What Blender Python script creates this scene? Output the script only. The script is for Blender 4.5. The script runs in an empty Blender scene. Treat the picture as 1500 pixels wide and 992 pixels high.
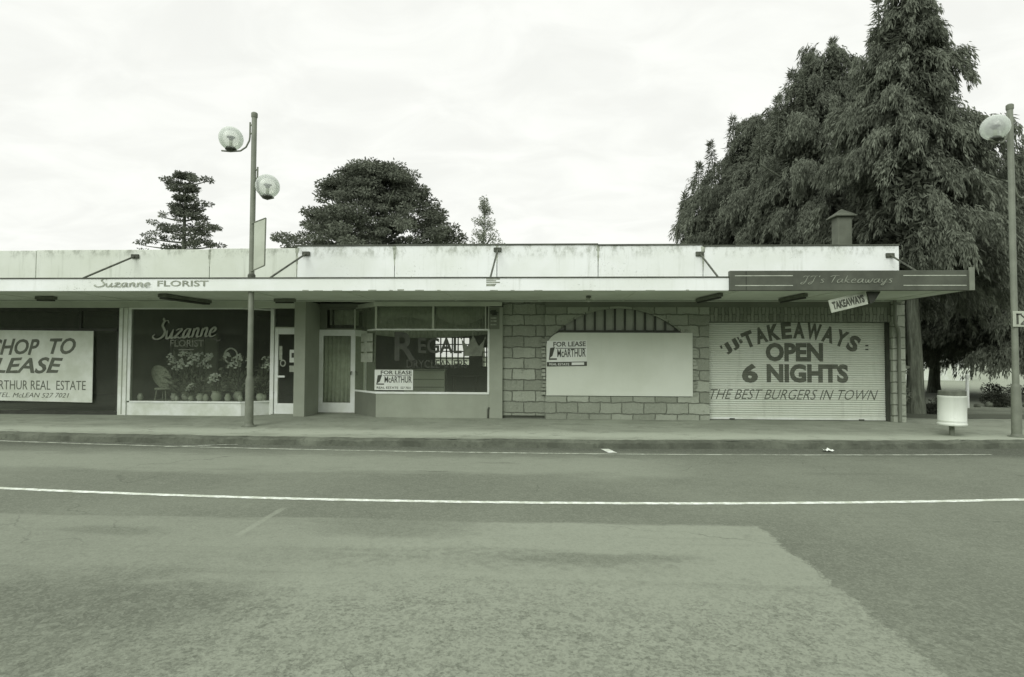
import bpy, bmesh, math, random
import numpy as np
from mathutils import Vector, Matrix
R = math.radians
random.seed(7)
S = bpy.context.scene
COL = S.collection

# ------------------------------------------------------------------ camera, sky, sun, exposure
cam_d = bpy.data.cameras.new('camera'); cam = bpy.data.objects.new('camera', cam_d); COL.objects.link(cam)
S.camera = cam
cam_d.sensor_width = 36.0; cam_d.lens = 855.0 / 1500.0 * 36.0
cam_d.clip_start = 0.05; cam_d.clip_end = 3000
yaw, pitch, roll = R(2.65), R(1.74), R(0.25)
fw = Vector((-math.sin(yaw) * math.cos(pitch), math.cos(yaw) * math.cos(pitch), math.sin(pitch)))
rt = Vector((math.cos(yaw), math.sin(yaw), 0)); up = rt.cross(fw)
r2 = rt * math.cos(roll) + up * math.sin(roll); u2 = -rt * math.sin(roll) + up * math.cos(roll)
m = Matrix((r2, u2, -fw)).transposed().to_4x4(); m.translation = Vector((0, -14, 1.62))
cam.matrix_world = m

SUN_EL, SUN_AZ = R(34), R(205)          # azimuth from +Y (north) clockwise: behind the camera, to its left
S.view_settings.view_transform = 'Standard'; S.view_settings.look = 'None'
S.view_settings.exposure = 0.0; S.view_settings.gamma = 1.0; S.view_settings.use_curve_mapping = False
W = bpy.data.worlds.new('World'); S.world = W; W.use_nodes = True
nt = W.node_tree; nt.nodes.clear()
def wn(t, **k):
    n = nt.nodes.new(t)
    for a, b in k.items(): setattr(n, a, b)
    return n
def wmath(op, a, b=None, clamp=False):
    n = wn('ShaderNodeMath', operation=op); n.use_clamp = clamp
    for i, v in enumerate((a, b)):
        if v is None: continue
        if isinstance(v, (int, float)): n.inputs[i].default_value = v
        else: nt.links.new(v, n.inputs[i])
    return n.outputs[0]
sky = wn('ShaderNodeTexSky', sky_type='NISHITA', sun_disc=False, sun_elevation=SUN_EL, sun_rotation=SUN_AZ)
bw = wn('ShaderNodeRGBToBW'); nt.links.new(sky.outputs[0], bw.inputs[0])
tc = wn('ShaderNodeTexCoord')
sep = wn('ShaderNodeSeparateXYZ'); nt.links.new(tc.outputs['Generated'], sep.inputs[0])
zc = wmath('MAXIMUM', sep.outputs[2], 0.0)
# cloud deck: project the direction on a plane overhead so that the streaks flatten towards the horizon
den = wmath('ADD', zc, 0.22)
comb = wn('ShaderNodeCombineXYZ')
nt.links.new(wmath('DIVIDE', sep.outputs[0], den), comb.inputs[0]); nt.links.new(wmath('DIVIDE', sep.outputs[1], den), comb.inputs[1])
mp = wn('ShaderNodeMapping'); mp.inputs['Scale'].default_value = (1.5, 2.2, 1); mp.inputs['Rotation'].default_value = (0, 0, R(12))
nt.links.new(comb.outputs[0], mp.inputs[0])
cn = wn('ShaderNodeTexNoise'); cn.inputs['Scale'].default_value = 2.4; cn.inputs['Detail'].default_value = 7; cn.inputs['Roughness'].default_value = 0.55
cn.inputs['Distortion'].default_value = 0.6
nt.links.new(mp.outputs[0], cn.inputs[0])
cl = wn('ShaderNodeMapRange'); cl.interpolation_type = 'SMOOTHSTEP'
for i, v in ((1, 0.3), (2, 0.72), (3, 0.93), (4, 1.03)): cl.inputs[i].default_value = v
nt.links.new(cn.outputs[0], cl.inputs[0])
hi = wn('ShaderNodeMapRange'); hi.interpolation_type = 'SMOOTHSTEP'      # overcast: brighter overhead
for i, v in ((1, 0.5), (2, 1.0), (3, 8.55), (4, 15.0)): hi.inputs[i].default_value = v
nt.links.new(sep.outputs[2], hi.inputs[0])
deck = wmath('MULTIPLY', hi.outputs[0], cl.outputs[0])
tot = wmath('ADD', wmath('MULTIPLY', deck, 0.93), wmath('MULTIPLY', wmath('MINIMUM', bw.outputs[0], 8.0), 0.07))
tint_n = wn('ShaderNodeMix', data_type='RGBA', blend_type='MULTIPLY'); tint_n.inputs[0].default_value = 1.0
nt.links.new(tot, tint_n.inputs[6]); tint_n.inputs[7].default_value = (0.985, 1.0, 0.955, 1)
bg = wn('ShaderNodeBackground'); bg.inputs[1].default_value = 0.1225
nt.links.new(tint_n.outputs[2], bg.inputs[0])
wo = wn('ShaderNodeOutputWorld'); nt.links.new(bg.outputs[0], wo.inputs[0])

sd = bpy.data.lights.new('sun', 'SUN'); sd.energy = 1.75; sd.angle = R(38); sd.color = (0.99, 1.0, 0.965)
sun = bpy.data.objects.new('sun', sd); COL.objects.link(sun)
sv = Vector((math.sin(SUN_AZ) * math.cos(SUN_EL), math.cos(SUN_AZ) * math.cos(SUN_EL), math.sin(SUN_EL)))
sun.rotation_euler = (-sv).to_track_quat('-Z', 'Y').to_euler(); sun.location = sv * 40

# ------------------------------------------------------------------ helpers
def lerp(a, b, t): return a + (b - a) * t
def tint(v):
    """grey reflectance -> the greenish monochrome of the print"""
    r, b = np.interp(v, (0.04, 0.6, 0.86), (0.89, 0.92, 0.955)), np.interp(v, (0.04, 0.6, 0.86), (0.74, 0.83, 0.97))
    return (v * float(r), v, v * float(b), 1)

class NT:
    def __init__(s, name):
        s.m = bpy.data.materials.new(name); s.m.use_nodes = True; s.t = s.m.node_tree
        s.b = s.t.nodes['Principled BSDF']; s.tc = s.n('ShaderNodeTexCoord'); s.P = s.tc.outputs['Object']
    def n(s, typ, **k):
        n = s.t.nodes.new(typ)
        for a, b in k.items(): setattr(n, a, b)
        return n
    def put(s, inp, v):
        if isinstance(v, bpy.types.NodeSocket): s.t.links.new(v, inp)
        elif isinstance(v, (tuple, list)) and inp.type == 'RGBA' and len(v) == 3: inp.default_value = (*v, 1)
        else: inp.default_value = v
    def math(s, op, a, b=0.0, clamp=False):
        n = s.n('ShaderNodeMath', operation=op); n.use_clamp = clamp; s.put(n.inputs[0], a); s.put(n.inputs[1], b); return n.outputs[0]
    def xyz(s):
        n = s.n('ShaderNodeSeparateXYZ'); s.put(n.inputs[0], s.P); return n.outputs
    def scaled(s, sc, loc=(0, 0, 0), rot=(0, 0, 0)):
        n = s.n('ShaderNodeMapping'); s.put(n.inputs[0], s.P); n.inputs['Scale'].default_value = sc; n.inputs['Location'].default_value = loc; n.inputs['Rotation'].default_value = rot
        return n.outputs[0]
    def noise(s, scale, detail=5, rough=0.6, vec=None, dist=0.0):
        n = s.n('ShaderNodeTexNoise'); n.inputs['Scale'].default_value = scale; n.inputs['Detail'].default_value = detail
        n.inputs['Roughness'].default_value = rough; n.inputs['Distortion'].default_value = dist
        s.put(n.inputs[0], vec if vec is not None else s.P); return n.outputs[0]
    def ramp(s, v, a, b, lo=0.0, hi=1.0):
        n = s.n('ShaderNodeMapRange'); n.interpolation_type = 'SMOOTHSTEP'
        for i, x in enumerate((v, a, b, lo, hi)): s.put(n.inputs[i], x)
        return n.outputs[0]
    def band(s, v, a, b, c, d):
        return s.math('MULTIPLY', s.ramp(v, a, b), s.ramp(v, c, d, 1.0, 0.0))
    def mix(s, f, a, b, mode='MIX'):
        n = s.n('ShaderNodeMix', data_type='RGBA', blend_type=mode); s.put(n.inputs[0], f); s.put(n.inputs[6], a); s.put(n.inputs[7], b); return n.outputs[2]
    def bump(s, h, strength=0.3, dist=0.01):
        n = s.n('ShaderNodeBump'); n.inputs['Strength'].default_value = strength; n.inputs['Distance'].default_value = dist
        s.put(n.inputs['Height'], h); s.t.links.new(n.outputs[0], s.b.inputs['Normal'])
    def fin(s, col, rough=0.7, spec=0.3, metal=0.0):
        s.put(s.b.inputs['Base Color'], col); s.put(s.b.inputs['Roughness'], rough)
        s.b.inputs['Specular IOR Level'].default_value = spec; s.b.inputs['Metallic'].default_value = metal
        return s.m

def plain(name, v, rough=0.65, var=0.18, scale=3.0, bump=0.0, spec=0.3, metal=0.0):
    """paint, fabric, metal: a base grey with soft wear at two scales"""
    t = NT(name)
    f = t.noise(scale, 6, 0.65)
    c = t.mix(t.ramp(f, 0.3, 0.75), tint(v * (1 - var)), tint(min(0.9, v * (1 + var * 0.5))))
    g = t.noise(scale * 14, 3, 0.6)
    c = t.mix(t.ramp(g, 0.6, 0.78, 0, 0.35), c, tint(v * (1 - var * 1.6)))
    if bump: t.bump(t.noise(scale * 20, 4, 0.6), bump, 0.01)
    return t.fin(c, rough, spec, metal)

def weathered(name, v, streak=0.5, spots=0.4, rough=0.7, zdirt=None):
    """old white paint on concrete: rain streaks, lichen spots, worn patches"""
    t = NT(name); x, y, z = t.xyz()
    st = t.noise(1.0, 6, 0.7, t.scaled((7.0, 7.0, 0.45)))
    patch = t.noise(0.55, 5, 0.6)
    c = t.mix(t.ramp(patch, 0.35, 0.65), tint(v * 0.9), tint(v))
    f = t.math('MULTIPLY', t.ramp(st, 0.52, 0.75), t.ramp(t.noise(0.8, 3, 0.5, t.scaled((1, 1, 0.2), (3, 5, 1))), 0.42, 0.66, 0, streak))
    c = t.mix(f, c, tint(v * 0.5))
    sp = t.math('MULTIPLY', t.ramp(t.noise(17, 5, 0.75), 0.56, 0.66), t.ramp(t.noise(1.1, 4, 0.6, t.scaled((1, 1, 1), (9, 2, 4))), 0.5, 0.68, 0, spots))
    c = t.mix(sp, c, tint(v * 0.35))
    if zdirt:
        d = t.math('MULTIPLY', t.ramp(z, zdirt[0], zdirt[1]), t.ramp(t.noise(2.2, 6, 0.75, t.scaled((1.9, 1, 1.1), (1, 7, 3))), 0.44, 0.68, 0, 0.7))
        c = t.mix(d, c, tint(v * 0.34))
    t.bump(t.noise(40, 4, 0.6), 0.12, 0.01)
    return t.fin(c, rough)

M = {}
M['parapet'] = weathered('parapet_paint', 0.86, 0.5, 0.75, zdirt=(3.9, 4.2)); M['parapet_dull'] = weathered('parapet_paint_dull', 0.70, 0.55, 0.6, zdirt=(3.95, 4.2))
M['fascia'] = weathered('fascia_paint', 0.86, 0.45, 0.6)
M['cap'] = plain('cap_metal', 0.10, 0.6, 0.4, 2)
M['rust'] = plain('rusted_steel', 0.10, 0.75, 0.5, 9)
M['soffit'] = plain('soffit_board', 0.62, 0.8, 0.15, 0.8)
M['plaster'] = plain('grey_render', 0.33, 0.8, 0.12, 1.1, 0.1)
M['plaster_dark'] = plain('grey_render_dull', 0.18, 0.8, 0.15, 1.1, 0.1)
M['lintel'] = plain('lintel_paint', 0.5, 0.75, 0.12, 1.3)
M['white'] = plain('white_gloss_paint', 0.78, 0.45, 0.12, 2.2, spec=0.4)
M['white_dull'] = plain('worn_white_paint', 0.72, 0.6, 0.2, 2.0)
M['dark_frame'] = plain('dark_joinery', 0.055, 0.5, 0.3, 4)
M['dark'] = plain('dark_interior', 0.1, 0.9, 0.2, 1.5)
M['room'] = plain('interior_paint', 0.30, 0.9, 0.2, 0.8)
M['ceiling'] = plain('interior_ceiling', 0.24, 0.9, 0.15, 0.8)
M['ink'] = plain('sign_ink', 0.08, 0.6, 0.25, 8)
M['ink_grey'] = plain('shutter_lettering_paint', 0.14, 0.65, 0.25, 5)
M['ink_faded'] = plain('faded_lettering_paint', 0.40, 0.7, 0.4, 16)
M['ink_mid'] = plain('worn_lettering_paint', 0.33, 0.7, 0.4, 16)
M['win_letter'] = plain('window_lettering', 0.30, 0.5, 0.2, 6)
M['win_letter_dim'] = plain('window_lettering_dim', 0.085, 0.5, 0.25, 6)
M['win_letter_mid'] = plain('window_emblem_paint', 0.2, 0.6, 0.3, 6); M['card_grey'] = plain('grimy_signboard', 0.46, 0.8, 0.2, 5)
M['board'] = weathered('painted_hardboard', 0.64, 0.3, 0.12)
M['paper'] = plain('sign_paper', 0.76, 0.8, 0.1, 3)
M['paper_dim'] = plain('old_paper', 0.44, 0.8, 0.25, 7)
M['card_dim'] = plain('weathered_signboard', 0.66, 0.8, 0.15, 2.2)
M['signbox'] = plain('dark_sign_paint', 0.095, 0.5, 0.3, 1.6)
M['signline'] = plain('sign_line_paint', 0.5, 0.6, 0.3, 8)
M['pole'] = plain('pole_paint', 0.22, 0.55, 0.2, 3, spec=0.4)
M['pole_dark'] = plain('pole_sleeve_paint', 0.20, 0.6, 0.25, 3)
M['frost'] = plain('obscure_glass', 0.4, 0.35, 0.12, 2.5, spec=0.5)
M['roofing'] = plain('roof_sheet', 0.16, 0.8, 0.3, 1.0)
M['flue'] = plain('flue_metal', 0.16, 0.6, 0.25, 2)
M['bin'] = weathered('bin_enamel', 0.72, 0.5, 0.6, 0.45)
M['bin_dark'] = plain('bin_rim', 0.15, 0.6, 0.3, 6)
M['lino'] = plain('shop_floor', 0.26, 0.6, 0.2, 1.0)
M['curtain'] = plain('net_and_reflection', 0.58, 0.9, 0.2, 5)  # net at the door; as transom drapes its paleness imitates pane reflections
M['wicker'] = plain('wicker', 0.5, 0.8, 0.3, 20)
M['petal'] = plain('pale_petals', 0.82, 0.8, 0.25, 9)
M['leafdark'] = plain('pot_plant_leaf', 0.12, 0.7, 0.4, 9)
M['leafmid'] = plain('display_leaf', 0.22, 0.7, 0.4, 9)
M['pot'] = plain('glazed_pot', 0.66, 0.4, 0.2, 5)
M['wood'] = plain('counter_wood', 0.24, 0.6, 0.25, 2)
M['panel'] = plain('banner_panel', 0.52, 0.6, 0.12, 2)
M['rock'] = plain('rock', 0.16, 0.9, 0.4, 5, 0.4)

def glass(name, tr=0.93, rough=0.0, film=0.0, fv=0.5):
    t = NT(name); t.t.nodes.remove(t.b)
    a = t.n('ShaderNodeBsdfTransparent'); a.inputs[0].default_value = (tr * 0.97, tr, tr * 0.93, 1)
    g = t.n('ShaderNodeBsdfGlossy'); g.inputs['Roughness'].default_value = rough; g.inputs['Color'].default_value = (0.93, 0.96, 0.9, 1)
    fr = t.n('ShaderNodeFresnel'); fr.inputs[0].default_value = 1.5
    mx = t.n('ShaderNodeMixShader'); t.put(mx.inputs[0], fr.outputs[0]); t.put(mx.inputs[1], a.outputs[0]); t.put(mx.inputs[2], g.outputs[0])
    out = mx.outputs[0]
    if film:
        d = t.n('ShaderNodeBsdfDiffuse'); d.inputs[0].default_value = tint(fv)
        tl = t.n('ShaderNodeBsdfTranslucent'); tl.inputs[0].default_value = tint(fv)
        ad = t.n('ShaderNodeMixShader'); ad.inputs[0].default_value = 0.5; t.put(ad.inputs[1], d.outputs[0]); t.put(ad.inputs[2], tl.outputs[0])
        m2 = t.n('ShaderNodeMixShader'); t.put(m2.inputs[0], t.ramp(t.noise(3, 4, 0.6), 0.3, 0.8, film * 0.75, film)); t.put(m2.inputs[1], out); t.put(m2.inputs[2], ad.outputs[0])
        out = m2.outputs[0]
    t.t.links.new(out, t.t.nodes['Material Output'].inputs[0])
    return t.m
M['glass'] = glass('window_glass', 0.9, 0.0, 0.22, 0.42)
M['globe'] = glass('globe_acrylic', 0.97, 0.02, 0.55, 0.9)

class MB:
    def __init__(s): s.v = []; s.f = []
    def add(s, vs, fs):
        o = len(s.v); s.v += [tuple(v) for v in vs]; s.f += [tuple(i + o for i in f) for f in fs]; return s
    def box(s, x0, x1, y0, y1, z0, z1):
        return s.add([(x0, y0, z0), (x1, y0, z0), (x1, y1, z0), (x0, y1, z0), (x0, y0, z1), (x1, y0, z1), (x1, y1, z1), (x0, y1, z1)],
                     [(0, 3, 2, 1), (4, 5, 6, 7), (0, 1, 5, 4), (1, 2, 6, 5), (2, 3, 7, 6), (3, 0, 4, 7)])
    def quadbox(s, p, q, t, z0, z1):
        """upright slab from plan point p to q with thickness t (to the left of p->q)"""
        p, q = Vector(p), Vector(q); d = (q - p).normalized(); n = Vector((-d.y, d.x)) * t
        c = [p, q, q + n, p + n]
        return s.add([(*a, z0) for a in c] + [(*a, z1) for a in c], [(0, 3, 2, 1), (4, 5, 6, 7), (0, 1, 5, 4), (1, 2, 6, 5), (2, 3, 7, 6), (3, 0, 4, 7)])
    def pane(s, p, q, z0, z1):
        return s.add([(*p, z0), (*q, z0), (*q, z1), (*p, z1)], [(0, 1, 2, 3)])
    def tube(s, pts, rad, seg=12, cap=True, flat=None):
        pts = [Vector(p) for p in pts]; n = len(pts); rs = rad if isinstance(rad, (list, tuple)) else [rad] * n
        rings = []; ref = None
        for i, p in enumerate(pts):
            d = (pts[min(i + 1, n - 1)] - pts[max(i - 1, 0)])
            d = d.normalized() if d.length > 1e-9 else Vector((0, 0, 1))
            if ref is None: ref = Vector((0, 1, 0)) if abs(d.y) < 0.9 else Vector((1, 0, 0))
            a = (ref - d * ref.dot(d)).normalized(); b = d.cross(a); ref = a
            rings.append([p + (a * math.cos(2 * math.pi * k / seg) + b * math.sin(2 * math.pi * k / seg)) * rs[i] for k in range(seg)])
        vs = [v for r in rings for v in r]; fs = []
        for i in range(n - 1):
            for k in range(seg):
                k2 = (k + 1) % seg; fs.append((i * seg + k, i * seg + k2, (i + 1) * seg + k2, (i + 1) * seg + k))
        if cap: fs.append(tuple(range(seg - 1, -1, -1))); fs.append(tuple((n - 1) * seg + k for k in range(seg)))
        return s.add(vs, fs)
    def lathe(s, c, prof, seg=24, lean=(0, 0)):
        """prof: (radius, z) list around the vertical axis through c"""
        vs = []; fs = []; n = len(prof); z0 = prof[0][1]
        for r, z in prof:
            for k in range(seg):
                a = 2 * math.pi * k / seg; vs.append((c[0] + r * math.cos(a) + lean[0] * (z - z0), c[1] + r * math.sin(a) + lean[1] * (z - z0), c[2] + z))
        for i in range(n - 1):
            for k in range(seg):
                k2 = (k + 1) % seg; fs.append((i * seg + k, i * seg + k2, (i + 1) * seg + k2, (i + 1) * seg + k))
        fs.append(tuple(range(seg - 1, -1, -1))); fs.append(tuple((n - 1) * seg + k for k in range(seg)))
        return s.add(vs, fs)
    def prism(s, poly, y0, y1):
        """polygon in x,z extruded from y0 to y1"""
        n = len(poly)
        vs = [(x, y0, z) for x, z in poly] + [(x, y1, z) for x, z in poly]
        fs = [tuple(range(n)), tuple(range(2 * n - 1, n - 1, -1))] + [(i, i + n, (i + 1) % n + n, (i + 1) % n) for i in range(n)]
        return s.add(vs, fs)
    def ico(s, c, r, sub=2, sq=(1, 1, 1), jit=0.0):
        bm = bmesh.new(); bmesh.ops.create_icosphere(bm, subdivisions=sub, radius=1)
        vs = []
        for v in bm.verts:
            k = 1 + random.uniform(-jit, jit); vs.append((c[0] + v.co.x * r * sq[0] * k, c[1] + v.co.y * r * sq[1] * k, c[2] + v.co.z * r * sq[2] * k))
        fs = [tuple(v.index for v in f.verts) for f in bm.faces]; bm.free(); return s.add(vs, fs)
    def build(s, name, mat, parent=None, smooth=False, bevel=0.0):
        me = bpy.data.meshes.new(name); me.from_pydata(s.v, [], s.f); me.validate()
        bm = bmesh.new(); bm.from_mesh(me); bmesh.ops.recalc_face_normals(bm, faces=bm.faces); bm.to_mesh(me); bm.free()
        me.materials.append(mat)
        if smooth:
            me.polygons.foreach_set('use_smooth', [True] * len(me.polygons)); me.set_sharp_from_angle(angle=R(40))
        o = bpy.data.objects.new(name, me); COL.objects.link(o); adopt(o, parent)
        if bevel:
            b = o.modifiers.new('bevel', 'BEVEL'); b.width = bevel; b.segments = 2; b.limit_method = 'ANGLE'
        return o

def adopt(o, parent):
    """meshes are written in world coordinates, so undo the offset of an Empty above them"""
    if parent is None: return
    o.parent = parent
    if parent.type == 'EMPTY':
        o.matrix_parent_inverse = (Matrix.Translation(parent.location) @ parent.rotation_euler.to_matrix().to_4x4()).inverted()
def tag(o, label, cat, group=None, kind=None):
    o['label'] = label; o['category'] = cat
    if group: o['group'] = group
    if kind: o['kind'] = kind
    return o
def thing(name, label, cat, loc, group=None):
    o = bpy.data.objects.new(name, None); COL.objects.link(o); o.location = loc; o.empty_display_size = 0.3
    return tag(o, label, cat, group)
def struct(o, label, cat):
    return tag(o, label, cat, kind='structure')
def copy_tree(o, parent=None, off=Vector((0, 0, 0))):
    c = o.copy(); COL.objects.link(c)
    if parent is not None:
        inv = o.matrix_parent_inverse.copy(); c.parent = parent; c.matrix_parent_inverse = inv
    for ch in list(o.children): copy_tree(ch, c)
    return c

# lettering: the built-in typeface, or hand-drawn script strokes
def glyphs(body, shear=0.0, offset=0.0, space=1.0):
    cu = bpy.data.curves.new('text', 'FONT'); cu.body = body; cu.size = 1; cu.shear = shear; cu.offset = offset; cu.space_character = space
    cu.extrude = 0.0; cu.resolution_u = 3
    o = bpy.data.objects.new('text', cu); COL.objects.link(o)
    dg = bpy.context.evaluated_depsgraph_get(); dg.update()
    me = bpy.data.meshes.new_from_object(o.evaluated_get(dg))
    vs = [(v.co.x, v.co.y) for v in me.vertices]; fs = [tuple(p.vertices) for p in me.polygons]
    bpy.data.objects.remove(o); bpy.data.curves.remove(cu); bpy.data.meshes.remove(me)
    return vs, fs
def fit(vs, x0, x1, z0, z1):
    ax = min(v[0] for v in vs); bx = max(v[0] for v in vs); az = min(v[1] for v in vs); bz = max(v[1] for v in vs)
    return [(x0 + (v[0] - ax) / (bx - ax) * (x1 - x0), z0 + (v[1] - az) / (bz - az) * (z1 - z0)) for v in vs]
def put_text(mb, body, x0, x1, z0, z1, y, shear=0.0, offset=0.0, slope=0.0, wob=0.0, place=None):
    vs, fs = glyphs(body, shear, offset); vs = fit(vs, x0, x1, z0, z1)
    out = []
    for x, z in vs:
        zz = z + slope * (x - x0) + wob * math.sin(x * 9 + z * 3)
        out.append((x, y, zz) if place is None else place(x, zz))
    n = len(out); mb.add(out, fs)
    return mb
def ribbon(mb, pts, w, y, thin=0.45, ang=0.9, place=None):
    """one pen stroke: smooth curve through pts, broad-nib width"""
    P = [Vector((p[0], p[1])) for p in pts]; P = [P[0]] + P + [P[-1]]; C = []
    for i in range(1, len(P) - 2):
        for k in range(7):
            t = k / 7; a, b, c, d = P[i - 1], P[i], P[i + 1], P[i + 2]
            C.append(0.5 * ((2 * b) + (c - a) * t + (2 * a - 5 * b + 4 * c - d) * t * t + (3 * b - a - 3 * c + d) * t ** 3))
    C.append(P[-2]); vs = []
    for i, p in enumerate(C):
        d = C[min(i + 1, len(C) - 1)] - C[max(i - 1, 0)]
        d = d.normalized() if d.length > 1e-9 else Vector((1, 0)); n = Vector((-d.y, d.x))
        k = thin + (1 - thin) * abs(math.sin(math.atan2(d.y, d.x) - ang + 0.9)); k *= min(1, 0.4 + 2.2 * min(i, len(C) - 1 - i) / len(C))
        for sg in (-1, 1):
            q = p + n * sg * w * k * 0.5; yy = y - 0.00012 * i; vs.append((q.x, yy, q.y) if place is None else place(q.x, q.y))
    mb.add(vs, [(2 * i, 2 * i + 1, 2 * i + 3, 2 * i + 2) for i in range(len(C) - 1)])
GL = {
 'S': (1.0, [[(1.0, 1.7), (.82, 1.98), (.5, 1.9), (.38, 1.5), (.62, 1.12), (.85, .72), (.7, .25), (.25, 0), (-.2, .08), (-.42, .35), (-.2, .52)], [(.3, 2.3), (.38, 2.05), (.6, 1.98)]]),
 'u': (.95, [[(0, .95), (.05, .3), (.18, .02), (.42, .12), (.62, .6), (.66, 1)], [(.66, 1), (.63, .3), (.72, .02), (.95, .15)]]),
 'z': (.85, [[(0, .85), (.25, 1), (.62, .95), (.3, .5), (0, .05), (.3, .12), (.65, 0), (.85, .15)]]),
 'a': (.95, [[(.62, .85), (.35, 1), (.08, .75), (0, .35), (.12, .02), (.36, .12), (.55, .5), (.64, .98), (.62, .3), (.72, .02), (.95, .15)]]),
 'n': (.9, [[(0, 1), (.06, .5), (.02, 0)], [(.03, .4), (.2, .86), (.43, 1), (.56, .8), (.54, .25), (.66, .02), (.9, .15)]]),
 'e': (.8, [[(.02, .45), (.35, .5), (.55, .78), (.38, 1), (.12, .8), (0, .4), (.15, .04), (.42, .02), (.75, .2)]]),
 'J': (.95, [[(-.05, 1.45), (.2, 1.8), (.6, 1.75), (.85, 1.9)], [(.62, 1.75), (.52, 1.0), (.42, .2), (.15, -.35), (-.12, -.2), (.1, .15), (.6, .45)]]),
 's': (.65, [[(.5, .9), (.3, 1), (.1, .78), (.42, .38), (.3, .03), (0, .12)]]),
 'o': (.8, [[(.35, 1), (.05, .7), (.05, .25), (.3, 0), (.6, .3), (.58, .75), (.35, 1), (.6, .9), (.8, .95)]]),
 'T': (.95, [[(-.1, 1.55), (.3, 1.85), (1.15, 1.9)], [(.6, 1.85), (.45, 1), (.3, .02)]]),
 'k': (.8, [[(.15, 1.9), (.05, .9), (0, 0)], [(.55, .95), (.1, .45), (.32, .3), (.5, 0), (.8, .12)]]),
 'w': (1.1, [[(0, .95), (.06, .2), (.22, 0), (.42, .75), (.46, .15), (.62, .02), (.85, .55), (.9, 1), (1.1, .9)]]),
 'y': (.85, [[(0, 1), (.05, .3), (.25, .1), (.5, .4), (.62, 1)], [(.62, 1), (.5, .1), (.32, -.6), (.05, -.55), (.3, -.1), (.85, .2)]]),
 'F': (.9, [[(.1, 1.9), (.05, 1), (0, 0)], [(.1, 1.9), (.8, 1.85)], [(.06, 1.05), (.6, 1.05)]]), "'": (.35, [[(.2, 1.9), (.1, 1.5)]]), ' ': (.5, []),
}
def script(mb, text, x0, x1, z0, xh, w, y, slant=0.25, slope=0.0, gap=0.08, place=None):
    tot = sum(GL[c][0] + gap for c in text); sx = (x1 - x0) / tot; x = 0
    for c in text:
        adv, st = GL[c]; y -= 0.0004
        for s_ in st:
            y -= 0.0012
            ribbon(mb, [((x + p[0]) * sx + x0 + slant * p[1] * xh, z0 + p[1] * xh + slope * (x + p[0]) * sx) for p in s_], w, y, place=place)
        x += adv + gap
    return mb
def solid(o, t=0.003):
    s_ = o.modifiers.new('thickness', 'SOLIDIFY'); s_.thickness = t; s_.offset = 0; return o

# ------------------------------------------------------------------ ground, road, footpath, kerb, markings
def curve_y(pts, x):
    """smooth y(x) through the surveyed points, straight on beyond them"""
    c = np.polyfit([p[0] for p in pts], [p[1] for p in pts], 2); xa, xb = pts[0][0], pts[-1][0]
    xx = min(max(x, xa), xb); y = np.polyval(c, xx); d = np.polyval(np.polyder(c), xx)
    return float(y + d * 0.25 * (x - xx))
KERB = [(-10.19, -3.36), (-5.15, -3.53), (-.47, -3.62), (4.02, -3.5), (8.84, -2.95)]
EDGE = [(-10.12, -3.5), (-6.5, -3.91), (-3.36, -4.13), (-.45, -4.2), (2.39, -4.13), (5.26, -3.95), (7.54, -3.8)]
CENT = [(-6.47, -7.22), (-4.27, -7.35), (-2.2, -7.5), (-.29, -7.55), (1.59, -7.42), (3.54, -7.2), (5.54, -7.01)]
XS = [-90, -40, -25, -18] + [x * 0.25 for x in range(-60, 81)] + [24, 35, 60, 90]
def kerb_y(x): return curve_y(KERB, x)

t = NT('ground_grass'); c = t.mix(t.ramp(t.noise(0.15, 6, 0.6), 0.35, 0.7), tint(0.13), tint(0.2)); t.bump(t.noise(9, 5, 0.7), 0.5, 0.05)
c = t.mix(t.ramp(t.noise(14, 5, 0.75), 0.4, 0.7), c, tint(0.22)); M['grass'] = t.fin(c, 0.95, 0.1)
gm = MB(); gm.add([(-900, -900, -0.03), (900, -900, -0.03), (900, 900, -0.03), (-900, 900, -0.03)], [(0, 1, 2, 3)])
struct(gm.build('ground', M['grass']), 'open ground reaching the horizon around the street', 'ground')

# road: old bitumen, gutter grime, a big paler square patch, coarse worn chip near the viewer
t = NT('road_bitumen'); x, y, z = t.xyz()
n1 = t.noise(0.35, 5, 0.6); n2 = t.noise(1.6, 6, 0.65, t.scaled((0.55, 1.3, 1))); n3 = t.noise(9, 5, 0.7); fine = t.noise(70, 4, 0.75); grit = t.noise(190, 2, 0.6)
base = t.mix(t.ramp(n1, 0.35, 0.66), tint(0.130), tint(0.168))
lane = t.math('MULTIPLY', t.band(t.math('ADD', y, t.math('MULTIPLY', t.math('SUBTRACT', n2, 0.5), 1.6)), -6.3, -5.6, -4.9, -4.3), t.ramp(x, 1.0, 3.0, 0.75, 0.12))
base = t.mix(lane, base, tint(0.245))
gut = t.ramp(t.math('ADD', y, t.math('MULTIPLY', t.math('SUBTRACT', n2, 0.5), 0.5)), -4.3, -3.75)
base = t.mix(t.math('MULTIPLY', gut, 0.9), base, tint(0.07))
xe = t.math('ADD', x, t.math('ADD', t.math('MULTIPLY', t.math('SUBTRACT', t.noise(14, 6, 0.8), 0.5), 0.3), t.math('MULTIPLY', t.math('SUBTRACT', n2, 0.5), 0.2)))
ye = t.math('ADD', y, t.math('ADD', t.math('MULTIPLY', t.math('SUBTRACT', n2, 0.5), 0.22), t.math('MULTIPLY', t.math('SUBTRACT', n1, 0.5), 0.4)))
pat = t.math('MULTIPLY', t.ramp(xe, 2.085, 2.115, 1, 0), t.ramp(ye, -8.30, -8.22, 1, 0))
pat = t.math('MULTIPLY', pat, t.ramp(t.math('ADD', x, t.math('MULTIPLY', t.math('SUBTRACT', n2, 0.5), 2.5)), -3.2, -0.8, 0.55, 1.0))
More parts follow.
